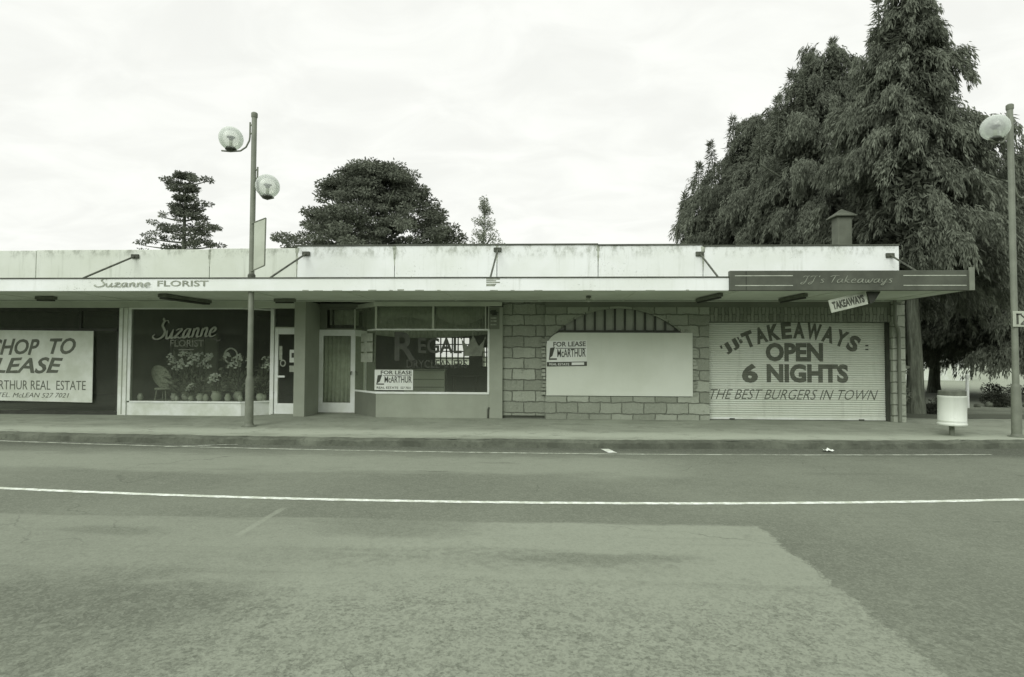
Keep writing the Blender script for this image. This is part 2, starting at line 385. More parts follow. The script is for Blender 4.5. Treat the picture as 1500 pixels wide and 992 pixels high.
base = t.mix(t.math('MULTIPLY', pat, 0.9), base, tint(0.262))
blot = t.math('MULTIPLY', t.band(t.math('ADD', y, t.math('MULTIPLY', t.math('SUBTRACT', n2, 0.5), 0.8)), -9.65, -9.35, -9.15, -8.95), t.band(x, -2.6, -1.4, 0.7, 1.5))
base = t.mix(t.math('MULTIPLY', blot, t.ramp(n3, 0.4, 0.62, 0.1, 0.7)), base, tint(0.155))
for (cx_, cy_, rx, ry, dv) in ((-1.35, -8.45, 1.25, 0.55, 0.14), (1.0, -6.5, 1.0, 0.2, 0.145), (-2.9, -10.2, 1.3, 0.7, 0.12), (0.45, -9.22, 1.15, 0.2, 0.135), (-3.9, -8.75, 0.7, 0.2, 0.14), (-1.5, -5.85, 0.35, 0.06, 0.09), (-0.6, -5.1, 0.5, 0.1, 0.13), (4.4, -5.6, 1.2, 0.14, 0.125)):
    dx = t.math('DIVIDE', t.math('SUBTRACT', x, cx_), rx); dy = t.math('DIVIDE', t.math('SUBTRACT', ye, cy_), ry)
    d2 = t.math('ADD', t.math('MULTIPLY', dx, dx), t.math('MULTIPLY', dy, dy))
    base = t.mix(t.ramp(t.math('ADD', d2, t.math('MULTIPLY', t.math('ADD', n2, t.noise(5, 6, 0.8)), 1.3)), 1.3, 2.1, 0.75, 0.0), base, tint(dv))
worn = t.math('MULTIPLY', t.ramp(t.math('ADD', y, t.math('MULTIPLY', t.math('SUBTRACT', n2, 0.5), 2.2)), -10.4, -9.5, 1, 0), t.ramp(t.math('ADD', t.math('MULTIPLY', t.noise(30, 5, 0.8), 0.65), t.math('MULTIPLY', t.noise(5, 5, 0.75), 0.35)), 0.50, 0.58))
base = t.mix(t.math('MULTIPLY', worn, t.ramp(x, 1.6, 2.4, 0.7, 0.3)), base, tint(0.10))
lft = t.math('MULTIPLY', t.ramp(t.math('ADD', x, t.math('MULTIPLY', n2, 1.6)), -2.2, -0.6, 1, 0), t.ramp(t.math('ADD', y, n2), -9.6, -8.9, 1, 0))
base = t.mix(t.math('MULTIPLY', lft, t.ramp(t.math('ADD', t.math('MULTIPLY', t.noise(24, 5, 0.8), 0.5), t.math('MULTIPLY', t.noise(4, 5, 0.75), 0.5)), 0.44, 0.56, 0.2, 0.85)), base, tint(0.115))
rtop = t.math('MULTIPLY', t.ramp(xe, 2.1, 2.3), t.math('MULTIPLY', t.ramp(t.noise(2.4, 6, 0.75), 0.55, 0.72), t.ramp(y, -8.6, -7.9, 0.5, 0.0)))
base = t.mix(rtop, base, tint(0.22))
seam = t.math('MULTIPLY', t.band(t.math('ADD', x, t.math('MULTIPLY', n3, 0.05)), -2.72, -2.70, -2.66, -2.63), t.band(y, -8.9, -8.7, -7.95, -7.8))
base = t.mix(t.math('MULTIPLY', seam, 0.5), base, tint(0.3))
# tyre-polished streaks along the traffic lanes, and a few long scuffs
strk = t.ramp(t.noise(1.0, 5, 0.65, t.scaled((0.25, 5.0, 1), (2, 1, 0))), 0.5, 0.75, 0, 0.35)
base = t.mix(strk, base, tint(0.13))
near = t.ramp(t.math('ADD', y, t.math('MULTIPLY', n2, 1.0)), -9.9, -8.9, 1.0, 0.35); near_r = t.math('MAXIMUM', near, t.ramp(xe, 2.09, 2.2, 0, 0.7))
vo = t.n('ShaderNodeTexVoronoi'); vo.inputs['Scale'].default_value = 26; t.put(vo.inputs[0], t.P); vs1 = t.n('ShaderNodeSeparateColor'); t.put(vs1.inputs[0], vo.outputs['Color'])
vo2 = t.n('ShaderNodeTexVoronoi'); vo2.inputs['Scale'].default_value = 62; t.put(vo2.inputs[0], t.P); vs2 = t.n('ShaderNodeSeparateColor'); t.put(vs2.inputs[0], vo2.outputs['Color'])
chip = t.ramp(t.noise(1.3, 5, 0.7), 0.35, 0.62, 0.25, 1.0)
base = t.mix(t.math('MULTIPLY', t.math('MULTIPLY', t.ramp(vs1.outputs[0], 0.66, 0.72, 0, 0.22), chip), near), base, tint(0.30)); base = t.mix(t.math('MULTIPLY', t.math('MULTIPLY', t.ramp(vs1.outputs[1], 0.70, 0.76, 0, 0.34), chip), near), base, tint(0.075))
base = t.mix(t.ramp(vs2.outputs[0], 0.6, 0.7, 0, 0.2), base, tint(0.28)); base = t.mix(t.math('MULTIPLY', t.ramp(vs2.outputs[1], 0.66, 0.75, 0, 0.28), near_r), base, tint(0.08))
wv = t.n('ShaderNodeTexNoise'); wv.inputs['Scale'].default_value = 1.4; wv.inputs['Detail'].default_value = 6; t.put(wv.inputs[0], t.P)
wa_ = t.n('ShaderNodeVectorMath', operation='MULTIPLY_ADD'); t.put(wa_.inputs[0], wv.outputs[1]); wa_.inputs[1].default_value = (0.9, 0.9, 0); t.put(wa_.inputs[2], t.P)
ck = t.n('ShaderNodeTexVoronoi', feature='DISTANCE_TO_EDGE'); ck.inputs['Scale'].default_value = 0.33; t.put(ck.inputs[0], wa_.outputs[0])
crk = t.math('MULTIPLY', t.ramp(ck.outputs['Distance'], 0.0, 0.004, 0.55, 0.0), t.ramp(t.noise(0.5, 3, 0.5), 0.5, 0.64))
base = t.mix(crk, base, tint(0.045))
mid = t.noise(24, 6, 0.82); mid2 = t.noise(6, 6, 0.75)
base = t.mix(t.ramp(mid2, 0.5, 0.72, 0, 0.2), base, tint(0.26)); base = t.mix(t.ramp(mid2, 0.46, 0.28, 0, 0.28), base, tint(0.095))
base = t.mix(t.math('MULTIPLY', t.ramp(mid, 0.52, 0.72, 0, 0.26), near_r), base, tint(0.29)); base = t.mix(t.math('MULTIPLY', t.ramp(mid, 0.46, 0.3, 0, 0.32), near_r), base, tint(0.08))
base = t.mix(t.ramp(fine, 0.5, 0.8, 0, 0.4), base, tint(0.28)); base = t.mix(t.ramp(fine, 0.5, 0.25, 0, 0.45), base, tint(0.085))
base = t.mix(t.ramp(grit, 0.62, 0.75, 0, 0.35), base, tint(0.33))
t.bump(t.math('ADD', t.math('MULTIPLY', fine, 0.7), t.math('MULTIPLY', t.noise(4, 4, 0.6), 0.8)), 0.35, 0.012)
M['road'] = t.fin(base, 0.9, 0.22)
rm = MB(); vs = []
for x_ in XS: vs += [(x_, -60, 0), (x_, kerb_y(x_) + 0.05, 0)]
rm.add(vs, [(2 * i, 2 * i + 2, 2 * i + 3, 2 * i + 1) for i in range(len(XS) - 1)])
struct(rm.build('road', M['road']), 'wide patched bitumen road in front of the shops', 'road')

t = NT('kerb_concrete'); x, y, z = t.xyz()
c = t.mix(t.ramp(t.noise(1.3, 6, 0.7), 0.35, 0.65), tint(0.08), tint(0.15)); c = t.mix(t.ramp(t.noise(12, 5, 0.75), 0.5, 0.7, 0, 0.6), c, tint(0.06))
t.bump(t.noise(18, 5, 0.7), 0.6, 0.02); M['kerb'] = t.fin(c, 0.9, 0.2)
km = MB(); vs = []; rnd = random.Random(3); w0 = 0
KX = [-90, -40, -25] + [x * 0.12 for x in range(-150, 180)] + [30, 60, 90]
for x_ in KX:
    w0 = 0.75 * w0 + rnd.uniform(-0.022, 0.022); ky = kerb_y(x_); j = w0 + rnd.uniform(-0.01, 0.01)
    vs += [(x_, ky - 0.03 + j, -0.02), (x_, ky + j * 1.3, 0.095 + j * 0.4), (x_, ky + 0.05 + j * 1.5, 0.130 + rnd.uniform(-0.03, 0.004)), (x_, ky + 0.16 + j * 2, 0.134)]
km.add(vs, [(4 * i + k, 4 * i + 4 + k, 4 * i + 5 + k, 4 * i + 1 + k) for i in range(len(KX) - 1) for k in range(3)])
struct(km.build('kerb', M['kerb'], smooth=True), 'worn dark kerb along the edge of the footpath', 'kerb')

t = NT('footpath_concrete'); x, y, z = t.xyz()
c = t.mix(t.ramp(t.noise(0.9, 6, 0.65), 0.3, 0.7), tint(0.24), tint(0.31)); c = t.mix(t.ramp(t.noise(1.0, 5, 0.7, t.scaled((0.5, 3.5, 1))), 0.5, 0.72, 0, 0.5), c, tint(0.15))
c = t.mix(t.band(t.math('ADD', y, t.math('MULTIPLY', t.noise(1.2, 4, 0.6), 0.7)), -3.0, -2.5, -2.3, -1.7), c, tint(0.36))  # paler strip outside the canopy: the brighter light there put into the colour
c = t.mix(t.ramp(t.noise(45, 5, 0.75), 0.5, 0.8, 0, 0.4), c, tint(0.40)); c = t.mix(t.ramp(t.noise(22, 5, 0.75), 0.56, 0.72, 0, 0.6), c, tint(0.1)); c = t.mix(t.ramp(t.noise(2.6, 6, 0.75), 0.52, 0.7, 0, 0.55), c, tint(0.14)); c = t.mix(t.ramp(t.noise(3.4, 6, 0.75, t.scaled((1, 1, 1), (5, 8, 0))), 0.55, 0.7, 0, 0.45), c, tint(0.42))
t.bump(t.noise(30, 5, 0.7), 0.3, 0.01); M['path'] = t.fin(c, 0.9, 0.2)
fm = MB(); vs = []
for x_ in XS: vs += [(x_, kerb_y(x_) + 0.14, 0.13), (x_, 0.98 + (0.05 * math.sin(x_ * 2.3) if x_ > 8.6 else 0), 0.13)]
fm.add(vs, [(2 * i, 2 * i + 2, 2 * i + 3, 2 * i + 1) for i in range(len(XS) - 1)])
struct(fm.build('footpath', M['path']), 'grey concrete footpath along the shop fronts', 'footpath')

lm = MB(); vs = []; fs = []; rnd = random.Random(5)
LX = [8.55 + 0.4 * i for i in range(40)] + [26, 40, 80, 140]
lm.add([(a, 0.95 + 0.06 * math.sin(a * 3.1) + 0.04 * math.sin(a * 7.7), 0.138) for a in LX] + [(a, 160, 0.138) for a in LX], [(i, i + 1, i + 1 + len(LX), i + len(LX)) for i in range(len(LX) - 1)])
lm.add([(-140, 8.6, 0.138), (8.55, 8.6, 0.138), (8.55, 160, 0.138), (-140, 160, 0.138)], [(0, 1, 2, 3)])
t = NT('lawn_turf'); x, y, z = t.xyz()
c = t.mix(t.ramp(t.noise(0.8, 6, 0.7), 0.4, 0.65), tint(0.18), tint(0.27)); c = t.mix(t.ramp(y, 2.6, 5.5, 0, 0.8), c, tint(0.36))
c = t.mix(t.ramp(t.noise(30, 5, 0.8), 0.45, 0.7, 0, 0.6), c, tint(0.10)); c = t.mix(t.band(t.math('ADD', y, t.math('MULTIPLY', t.noise(2, 4, 0.6), 0.6)), 1.1, 1.4, 2.2, 2.9), c, tint(0.12)); t.bump(t.noise(25, 5, 0.7), 0.6, 0.03)
M['lawn'] = t.fin(c, 0.95, 0.1)
struct(lm.build('lawn', M['lawn']), 'worn park lawn beside and behind the shops', 'lawn')

t = NT('road_marking_paint'); c = t.mix(t.ramp(t.noise(8, 6, 0.75), 0.42, 0.62), tint(0.5), tint(0.78)); c = t.mix(t.ramp(t.noise(55, 4, 0.75), 0.56, 0.72, 0, 0.75), c, tint(0.25)); M['markpaint'] = t.fin(c, 0.8)
t = NT('worn_marking_paint'); c = t.mix(t.ramp(t.noise(5, 6, 0.75), 0.4, 0.6), tint(0.26), tint(0.56)); c = t.mix(t.ramp(t.noise(50, 4, 0.75), 0.5, 0.7, 0, 0.8), c, tint(0.15)); M['markworn'] = t.fin(c, 0.85)
def stripe(name, pts, w, mat, label, x0, x1):
    mb = MB(); vs = []; rnd = random.Random(11); xs = []; a = x0
    while a < x1: xs.append(a); a += 0.06 if -12 < a < 12 else 1.0
    for a in xs:
        b = curve_y(pts, a)
        b = min(b, kerb_y(a) - 0.07 - w)
        vs += [(a, b - w / 2 + rnd.uniform(-.006, .006), 0.004), (a, b + w / 2 + rnd.uniform(-.006, .006), 0.004)]
    mb.add(vs, [(2 * i, 2 * i + 2, 2 * i + 3, 2 * i + 1) for i in range(len(xs) - 1)])
    return struct(mb.build(name, mat), label, 'road marking')
stripe('centre_line', CENT, 0.095, M['markpaint'], 'white painted line along the middle of the road', -60, 60)
stripe('edge_line', EDGE, 0.06, M['markworn'], 'thin worn white line close to the kerb', -60, 7.6)
tk = MB(); tk.add([(1.17, -4.08, 0.0085), (1.32, -4.08, 0.0085), (1.22, -3.68, 0.0085), (1.08, -3.68, 0.0085)], [(0, 1, 2, 3)])
struct(tk.build('tick_and_scratch', M['markpaint']), 'short white parking tick painted beside the kerb', 'road marking')

tk = MB(); tk.add([(-6.6, -3.98, 0.0085), (-6.52, -4.03, 0.0085), (-5.42, -3.66, 0.0085), (-5.44, -3.62, 0.0085)], [(0, 1, 2, 3)])  # film scratch, added here as a stroke on the road
struct(tk.build('tick_and_scratch', M['markworn']), 'slanting pale stroke added for a film scratch between the edge line and the kerb before the florist', 'road marking')

# ------------------------------------------------------------------ the row of shops
B = thing('shop_row', 'long low row of old single-storey shops with white parapet and flat street canopy', 'building', (-2.5, 0.5, 0.13))
XL = -17.0                                            # the row runs on past the left edge of the view
# parapet: panels with open joints, a dark strip behind them
joints = [XL, -12.6, -8.14, -5.94, -3.52, -1.02, 1.41, 3.89, 8.42]; tops = [4.22, 4.23, 4.25, 4.295, 4.30, 4.30, 4.28, 4.25]
for i in range(len(joints) - 1):
    MB().box(joints[i] + 0.008, joints[i + 1] - 0.008, 0, 0.2, 3.0, tops[i]).build('parapet', M['parapet' if i >= 3 else 'parapet_dull'], B, bevel=0.008)
    if i >= 3: MB().box(joints[i] - (0.06 if i == 3 else 0.0) + 0.002, joints[i + 1] - 0.002, -0.025, 0.23, tops[i] + 0.001, tops[i] + 0.032).build('coping', M['cap'], B)
MB().box(XL, 8.4, 0.21, 0.3, 2.98, 4.19).build('parapet_backing', M['dark'], B)
t = NT('joint_stain'); x, y, z = t.xyz(); c = t.mix(t.ramp(t.noise(6, 5, 0.75, t.scaled((3, 3, 1))), 0.4, 0.65), tint(0.5), tint(0.16)); M['stain'] = t.fin(c, 0.9)
rnd = random.Random(4)
for k, jx in enumerate(joints[2:-1]):
    zt = min(tops[k + 1], tops[k + 2]); zb = zt - rnd.uniform(0.38, 0.62); vs = []
    n = 14
    for i in range(n):
        a = i / (n - 1); w = (0.035 * (1 - a) + 0.008) * rnd.uniform(0.6, 1.3)
        vs += [(jx - w, -0.003, lerp(zt, zb, a)), (jx + w, -0.003, lerp(zt, zb, a))]
    MB().add(vs, [(2 * i, 2 * i + 1, 2 * i + 3, 2 * i + 2) for i in range(n - 1)]).build('joint_stain', M['stain'], B)
MB().box(XL, 8.42, 0.24, 8.4, 3.9, 3.98).build('roof', M['roofing'], B)
MB().box(8.22, 8.46, 0.26, 8.4, 0.13, 3.9).build('side_wall', M['plaster'], B)
# canopy: soffit slab, front fascia, lower drip edge
CF = -2.15
cs = MB(); cs.box(XL, 8.42, CF + 0.06, -0.002, 2.955, 3.03); canopy = cs.build('canopy', M['soffit'], B)
MB().box(XL, 8.42, CF + 0.06, -0.001, 3.031, 3.06).build('canopy_roofing', M['roofing'], canopy)
sb = MB()
for a in range(-16, 9, 2): sb.box(a - 0.02, a + 0.02, CF + 0.08, -0.02, 2.945, 2.9545)
sb.box(XL, 8.4, -0.05, -0.002, 2.93, 2.9445)
sb.build('soffit_batten', M['soffit'], canopy)
fa = MB().box(XL, 3.80, CF, CF + 0.055, 2.955, 3.215).build('fascia', M['fascia'], B, bevel=0.006)
MB().box(XL, 3.80, CF - 0.018, CF + 0.06, 3.216, 3.238).build('fascia_capping', M['cap'], fa)
MB().box(8.43, 8.47, CF + 0.06, -0.01, 2.95, 3.3).build('canopy_end_board', M['signbox'], B)
fl = MB(); put_text(fl, 'FLORIST', -8.0, -6.9, 3.05, 3.175, CF - 0.004, offset=0.02); solid(fl.build('lettering', M['ink_mid'], fa))
fl = MB(); script(fl, 'Suzanne', -9.3, -8.12, 3.045, 0.085, 0.034, CF - 0.004, 0.2); solid(fl.build('lettering', M['ink_faded'], fa))
fl = MB()
for zz, x1 in ((3.185, -0.80), (3.15, -0.88), (3.115, -0.80), (3.075, -0.88), (3.05, -0.9)): fl.box(-1.08, x1, CF - 0.005, CF + 0.001, zz, zz + 0.022)
fl.build('lettering', M['ink_mid'], fa)
rnd = random.Random(9)
a = -4.9
while a < -1.9:
    w = rnd.uniform(0.05, 0.22); fl = MB(); fl.box(a, a + w, CF - 0.004, CF + 0.001, 2.957, 2.957 + rnd.uniform(0.01, 0.03)); fl.build('paint_flake', M['ink_mid'], fa); a += w + rnd.uniform(0.06, 0.35)
a = -1.0
while a < 3.0:
    w = rnd.uniform(0.04, 0.2); fl = MB(); fl.box(a, a + w, CF - 0.004, CF + 0.001, 2.957, 2.957 + rnd.uniform(0.008, 0.022)); fl.build('paint_flake', M['ink_mid'], fa); a += w + rnd.uniform(0.2, 0.9)
# tie rods with wall brackets
for (ax, az, bx, bz, by) in ((-10.02, 4.06, -10.35, 3.4, -1.15), (-5.70, 4.11, -5.98, 3.42, -1.15), (-1.0, 4.19, -1.06, 3.44, -1.15), (3.81, 4.07, 3.86, 3.4, -1.15), (8.2, 4.02, 8.12, 3.4, -1.25)):
    rd = MB().tube([(ax, -0.03, az), (bx, by, bz), (bx + (bx - ax) * .12, by - 0.2, bz - 0.12), (bx + (bx - ax) * .2, by - .75, 3.062)], 0.022, 8).build('tie_rod', M['rust'], B, smooth=True)
    MB().box(ax - 0.10, ax + 0.09, -0.05, -0.002, az - 0.05, az + 0.05).build('bracket', M['rust'], rd, bevel=0.01)
cp = MB().box(8.03, 8.40, 2.0, 2.35, 3.981, 5.42); fo = cp.build('chimney', M['flue'], B, bevel=0.01)
MB().add([(7.94, 1.9, 5.425), (8.49, 1.9, 5.425), (8.49, 2.45, 5.425), (7.94, 2.45, 5.425), (8.215, 2.18, 5.67), (7.94, 1.9, 5.45), (8.49, 1.9, 5.45), (8.49, 2.45, 5.45), (7.94, 2.45, 5.45)],
         [(0, 3, 2, 1), (0, 1, 6, 5), (1, 2, 7, 6), (2, 3, 8, 7), (3, 0, 5, 8), (5, 6, 4), (6, 7, 4), (7, 8, 4), (8, 5, 4)]).build('chimney_cowl', M['flue'], fo)

# inside: floors, ceiling, party walls, back wall with the bright rear window of the third shop
MB().box(XL, 8.2, 0.99, 8.3, 0.131, 0.15).build('floor', M['lino'], B)
MB().box(XL, 8.2, 0.26, 8.3, 3.05, 3.1).build('ceiling', M['ceiling'], B)
for px in (XL, -10.34, -5.78, -0.9, 3.9): MB().box(px - 0.06, px + 0.06, (0.26 if px > -1 or px < -10 else 1.02), 8.3, 0.15, 3.05).build('party_wall', M['room'], B)
MB().box(XL, -5.72, 7.0, 7.1, 0.15, 3.05).build('back_wall', M['room'], B); MB().box(-0.84, 8.2, 7.0, 7.1, 0.15, 3.05).build('back_wall', M['room'], B)
BY = 4.2
bwm = MB(); wins = ((-3.27, -2.17, 1.33, 2.2), (-1.78, -1.36, 1.28, 1.9))
bwm.box(-5.72, -0.96, BY, BY + 0.1, 2.2, 3.05); bwm.box(-5.72, -0.96, BY, BY + 0.1, 0.15, 1.28)
bwm.box(-5.72, -3.27, BY, BY + 0.1, 1.28, 2.2); bwm.box(-2.17, -1.78, BY, BY + 0.1, 1.28, 2.2); bwm.box(-1.36, -0.96, BY, BY + 0.1, 1.28, 2.2); bwm.box(-3.27, -2.17, BY, BY + 0.1, 1.28, 1.33); bwm.box(-1.78, -1.36, BY, BY + .1, 1.9, 2.2)
bwm.build('back_wall', M['room'], B)
for (a, b, c_, d) in wins:
    wm = MB(); nx = 6 if b - a > 0.6 else 3; nz = 4
    for i in range(nx + 1):
        q = lerp(a, b, i / nx); wm.box(q - 0.018, q + 0.018, BY + 0.02, BY + 0.06, c_, d)
    for i in range(nz + 1):
        q = lerp(c_, d, i / nz); wm.box(a, b, BY + 0.025, BY + 0.055, q - 0.016, q + 0.016)
    wm.build('rear_window', M['dark_frame'], B)

# lintel band below the soffit and the wall strips
MB().box(XL, -5.97, -0.01, 0.24, 2.78, 2.954).build('lintel', M['lintel'], B)
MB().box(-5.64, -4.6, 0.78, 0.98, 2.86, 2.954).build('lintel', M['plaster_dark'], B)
# --- first shop, to let
ff = MB(); ff.box(-16.6, -10.43, 0.02, 0.09, 2.70, 2.779); ff.box(-16.6, -10.43, 0.02, 0.09, 2.20, 2.27); ff.box(-16.6, -10.43, 0.0, 0.12, 0.13, 0.21); ff.box(-10.47, -10.40, 0.02, 0.09, 0.21, 2.70); ff.box(-11.45, -11.40, 0.02, 0.09, 2.27, 2.7)
w1 = ff.build('shop_window', M['dark_frame'], B)
MB().pane((-16.6, .05), (-10.47, .05), 0.21, 2.70).build('glass', M['glass'], w1)
MB().box(-10.385, -10.17, -0.035, 0.2, 0.13, 2.778).build('white_post', M['white_dull'], B, bevel=0.008)
gp = MB().box(-10.292, -10.262, -0.0375, -0.034, 0.15, 2.77).build('post_groove', M['plaster'], B)
# --- florist
fr = MB(); F0, F1, F2 = -10.12, -7.28, -6.72
fr.box(-10.165, F0 + 0.03, -0.01, 0.07, 0.48, 2.779); fr.box(F0 + .03, F1, -0.01, 0.06, 2.745, 2.779); fr.box(F0 + .03, F1, -0.02, 0.07, 0.44, 0.48); fr.quadbox((F1, 0), (F2 + .02, 0.45), 0.06, 2.745, 2.779); fr.quadbox((F1, -0.01), (F2 + .02, 0.44), 0.07, 0.44, 0.48)
fr.box(F2 - 0.04, F2 + 0.05, 0.40, 0.50, 0.13, 2.86)
w2 = fr.build('shop_window', M['white'], B)
g2 = MB(); g2.pane((F0 + .03, .02), (F1, .02), .48, 2.745); g2.pane((F1, .02), (F2 - .04, .435), .48, 2.745); g2.build('glass', M['glass'], w2)
bk = MB(); bk.box(-10.165, F1, 0.0, 0.1, 0.13, 0.44); bk.quadbox((F1, 0), (F2 - .04, 0.43), 0.1, 0.13, 0.44); bk.build('stall_riser', M['white_dull'], B)
MB().add([(-10.1, 0.1, 0.47), (F1, 0.1, 0.47), (-6.8, 0.5, 0.47), (-6.8, 1.5, 0.47), (-10.1, 1.5, 0.47)], [(0, 1, 2, 3, 4)]).build('display_shelf', M['room'], B)
dm = MB(); dm.box(-6.66, -6.57, 0.43, 0.5, 0.14, 2.30); dm.box(-6.04, -5.95, 0.43, 0.5, 0.14, 2.30); dm.box(-6.57, -6.04, 0.43, 0.5, 0.14, 0.41); dm.box(-6.57, -6.04, 0.43, 0.5, 2.15, 2.30)
d2 = dm.build('door', M['white'], B, bevel=0.006)
MB().pane((-6.57, .456), (-6.04, .456), 0.41, 2.15).build('glass', M['glass'], d2); MB().box(-6.57, -6.38, 0.40, 0.425, 1.06, 1.11).build('handle', M['white'], d2, bevel=0.008)
MB().box(-6.55, -6.47, 0.449, 0.453, 1.5, 1.85).build('notice', M['paper_dim'], d2); MB().box(-6.28, -6.08, 0.449, 0.453, 1.44, 1.76).build('notice', M['paper'], d2); MB().box(-6.28, -6.12, 0.449, 0.453, 1.2, 1.36).build('notice', M['paper_dim'], d2); MB().box(-6.23, -6.13, 0.445, 0.4485, 1.56, 1.68).build('notice', M['ink'], d2)
nt_ = MB()
for k in range(16):
    a0, a1 = 2 * math.pi * k / 16, 2 * math.pi * (k + 1) / 16
    nt_.add([(-6.45 + r_ * math.cos(a), 0.448, 1.42 + r_ * 1.2 * math.sin(a)) for a in (a0, a1) for r_ in (0.05, 0.075)], [(0, 1, 3, 2)])
nt_.build('notice', M['paper_dim'], d2)
fl2 = MB(); fl2.box(-6.67, -5.95, 0.43, 0.5, 2.301, 2.335); fl2.box(-6.67, -5.95, 0.43, 0.5, 2.80, 2.86); fl2.box(-6.0, -5.95, 0.43, 0.5, 2.335, 2.80); fl = fl2.build('fanlight', M['lintel'], B); MB().pane((-6.67, .46), (-5.95, .46), 2.335, 2.80).build('glass', M['glass'], fl)
MB().box(-6.77, -5.7, 0.4, 0.62, 2.862, 2.953).build('lintel', M['lintel'], B); MB().box(-6.7, -5.9, 0.36, 0.52, 0.131, 0.15).build('doorstep', M['path'], B)
lt = MB(); script(lt, 'Suzanne', -9.45, -7.9, 2.0, 0.23, 0.062, -0.018, 0.25, 0.05); solid(lt.build('lettering', M['win_letter'], w2), 0.001)
lt = MB(); script(lt, 'Suzanne', -9.47, -7.92, 1.985, 0.23, 0.085, 0.019, 0.25, 0.05); solid(lt.build('letter_shadow', M['dark_frame'], w2), 0.001)
lt = MB(); put_text(lt, 'FLORIST', -9.1, -8.25, 1.82, 1.99, 0.012, offset=0.01); lt.box(-8.88, -8.5, 0.011, 0.014, 1.735, 1.76); solid(lt.build('lettering', M['win_letter_mid'], w2))
sw = MB(); ribbon(sw, [(-8.35, 2.0), (-8.1, 2.06), (-7.9, 1.97), (-7.82, 2.02)], 0.05, 0.012); solid(sw.build('lettering', M['win_letter_dim'], w2))
# --- grey piers
MB().box(-5.965, -5.69, -0.03, 1.0, 0.13, 2.954).build('pier', M['plaster'], B, bevel=0.006)
MB().box(-1.185, -0.87, -0.03, 0.25, 0.13, 2.80).build('pier', M['plaster'], B, bevel=0.006)
# --- third shop: recessed white door, splayed return, main window
dm = MB(); dm.box(-5.82, -5.59, 0.88, 0.96, 0.15, 2.29); dm.box(-4.86, -4.74, 0.88, 0.96, 0.15, 2.29); dm.box(-5.59, -4.86, 0.88, 0.96, 0.15, 0.40); dm.box(-5.59, -4.86, 0.88, 0.96, 2.13, 2.29)
d3 = dm.build('door', M['white'], B, bevel=0.006)
MB().pane((-5.59, .91), (-4.86, .91), 0.40, 2.13).build('glass', M['glass'], d3); MB().tube([(-4.83, 0.87, 1.2), (-4.83, 0.83, 1.2), (-4.83, 0.82, 1.12)], 0.014, 8).build('handle', M['rust'], d3)
def drape(x0, x1, y, z0, z1, amp=0.03, wl=0.11, zb=None, seed=1):
    rnd = random.Random(seed); n = int((x1 - x0) / 0.018) + 2; vs = []; ph = 0
    for i in range(n):
        ph += 2 * math.pi * 0.018 / wl * rnd.uniform(0.5, 1.5); a = lerp(x0, x1, i / (n - 1)); b = z0 if zb is None else zb(a)
        vs += [(a, y + amp * math.sin(ph), b), (a, y + amp * 0.6 * math.sin(ph), z1)]
    return MB().add(vs, [(2 * i, 2 * i + 2, 2 * i + 3, 2 * i + 1) for i in range(n - 1)])
solid(drape(-5.62, -4.8, 1.0, 0.3, 2.2, seed=2).build('curtain', M['curtain'], d3, smooth=True), 0.004)
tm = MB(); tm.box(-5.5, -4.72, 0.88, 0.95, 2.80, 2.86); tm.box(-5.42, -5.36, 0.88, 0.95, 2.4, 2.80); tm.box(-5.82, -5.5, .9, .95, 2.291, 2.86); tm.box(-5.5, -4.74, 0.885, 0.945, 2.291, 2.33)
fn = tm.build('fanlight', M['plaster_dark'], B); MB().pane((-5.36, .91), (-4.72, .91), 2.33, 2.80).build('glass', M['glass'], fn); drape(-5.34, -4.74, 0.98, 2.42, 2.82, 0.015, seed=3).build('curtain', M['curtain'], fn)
MB().box(-5.69, -4.7, 0.80, 0.985, 0.131, 0.149).build('doorstep', M['path'], B)
RX, RY = -4.74, 0.88                      # inner end of the splayed return; outer end is (-3.94, 0)
wf = MB()
wf.box(-3.96, -1.19, -0.02, 0.06, 2.235, 2.275); wf.box(-3.96, -1.19, -0.02, 0.06, 0.70, 0.75); wf.box(-1.235, -1.187, -0.02, 0.06, 0.75, 2.235); wf.quadbox((RX, RY), (-3.96, 0), 0.06, 2.235, 2.275); wf.quadbox((RX, RY), (-3.96, 0), 0.06, 0.70, 0.75)
w3 = wf.build('shop_window', M['white'], B, bevel=0.004)
for a, b in ((-3.985, -3.935), (-2.585, -2.535), (-1.30, -1.275), (-1.225, -1.20)): MB().box(a, b, -0.01, 0.05, 2.275, 2.82).build('mullion', M['lintel'], w3)
MB().box(RX - .03, RX + .03, RY - .03, RY + .03, 2.275, 2.82).build('mullion', M['lintel'], w3)
g3 = MB(); g3.pane((-3.95, .02), (-1.235, .02), .75, 2.235); g3.pane((-3.935, .02), (-1.2, .02), 2.275, 2.82); g3.pane((RX, RY - .03), (-3.96, .02), .75, 2.82); g3.build('glass', M['glass'], w3)
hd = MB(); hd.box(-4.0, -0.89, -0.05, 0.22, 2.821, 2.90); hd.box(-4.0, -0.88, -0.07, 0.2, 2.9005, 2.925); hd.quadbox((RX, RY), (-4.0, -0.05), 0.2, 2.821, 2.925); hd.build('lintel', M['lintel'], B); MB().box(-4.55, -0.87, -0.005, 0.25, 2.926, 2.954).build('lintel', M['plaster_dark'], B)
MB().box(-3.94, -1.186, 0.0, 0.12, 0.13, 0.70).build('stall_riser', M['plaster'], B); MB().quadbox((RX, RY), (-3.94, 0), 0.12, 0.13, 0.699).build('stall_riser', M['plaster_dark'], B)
MB().add([(-3.9, 0.13, 0.69), (-0.98, 0.13, 0.69), (-0.98, 0.9, 0.69), (-4.6, 0.9, 0.69)], [(0, 1, 2, 3)]).build('display_shelf', M['room'], B)
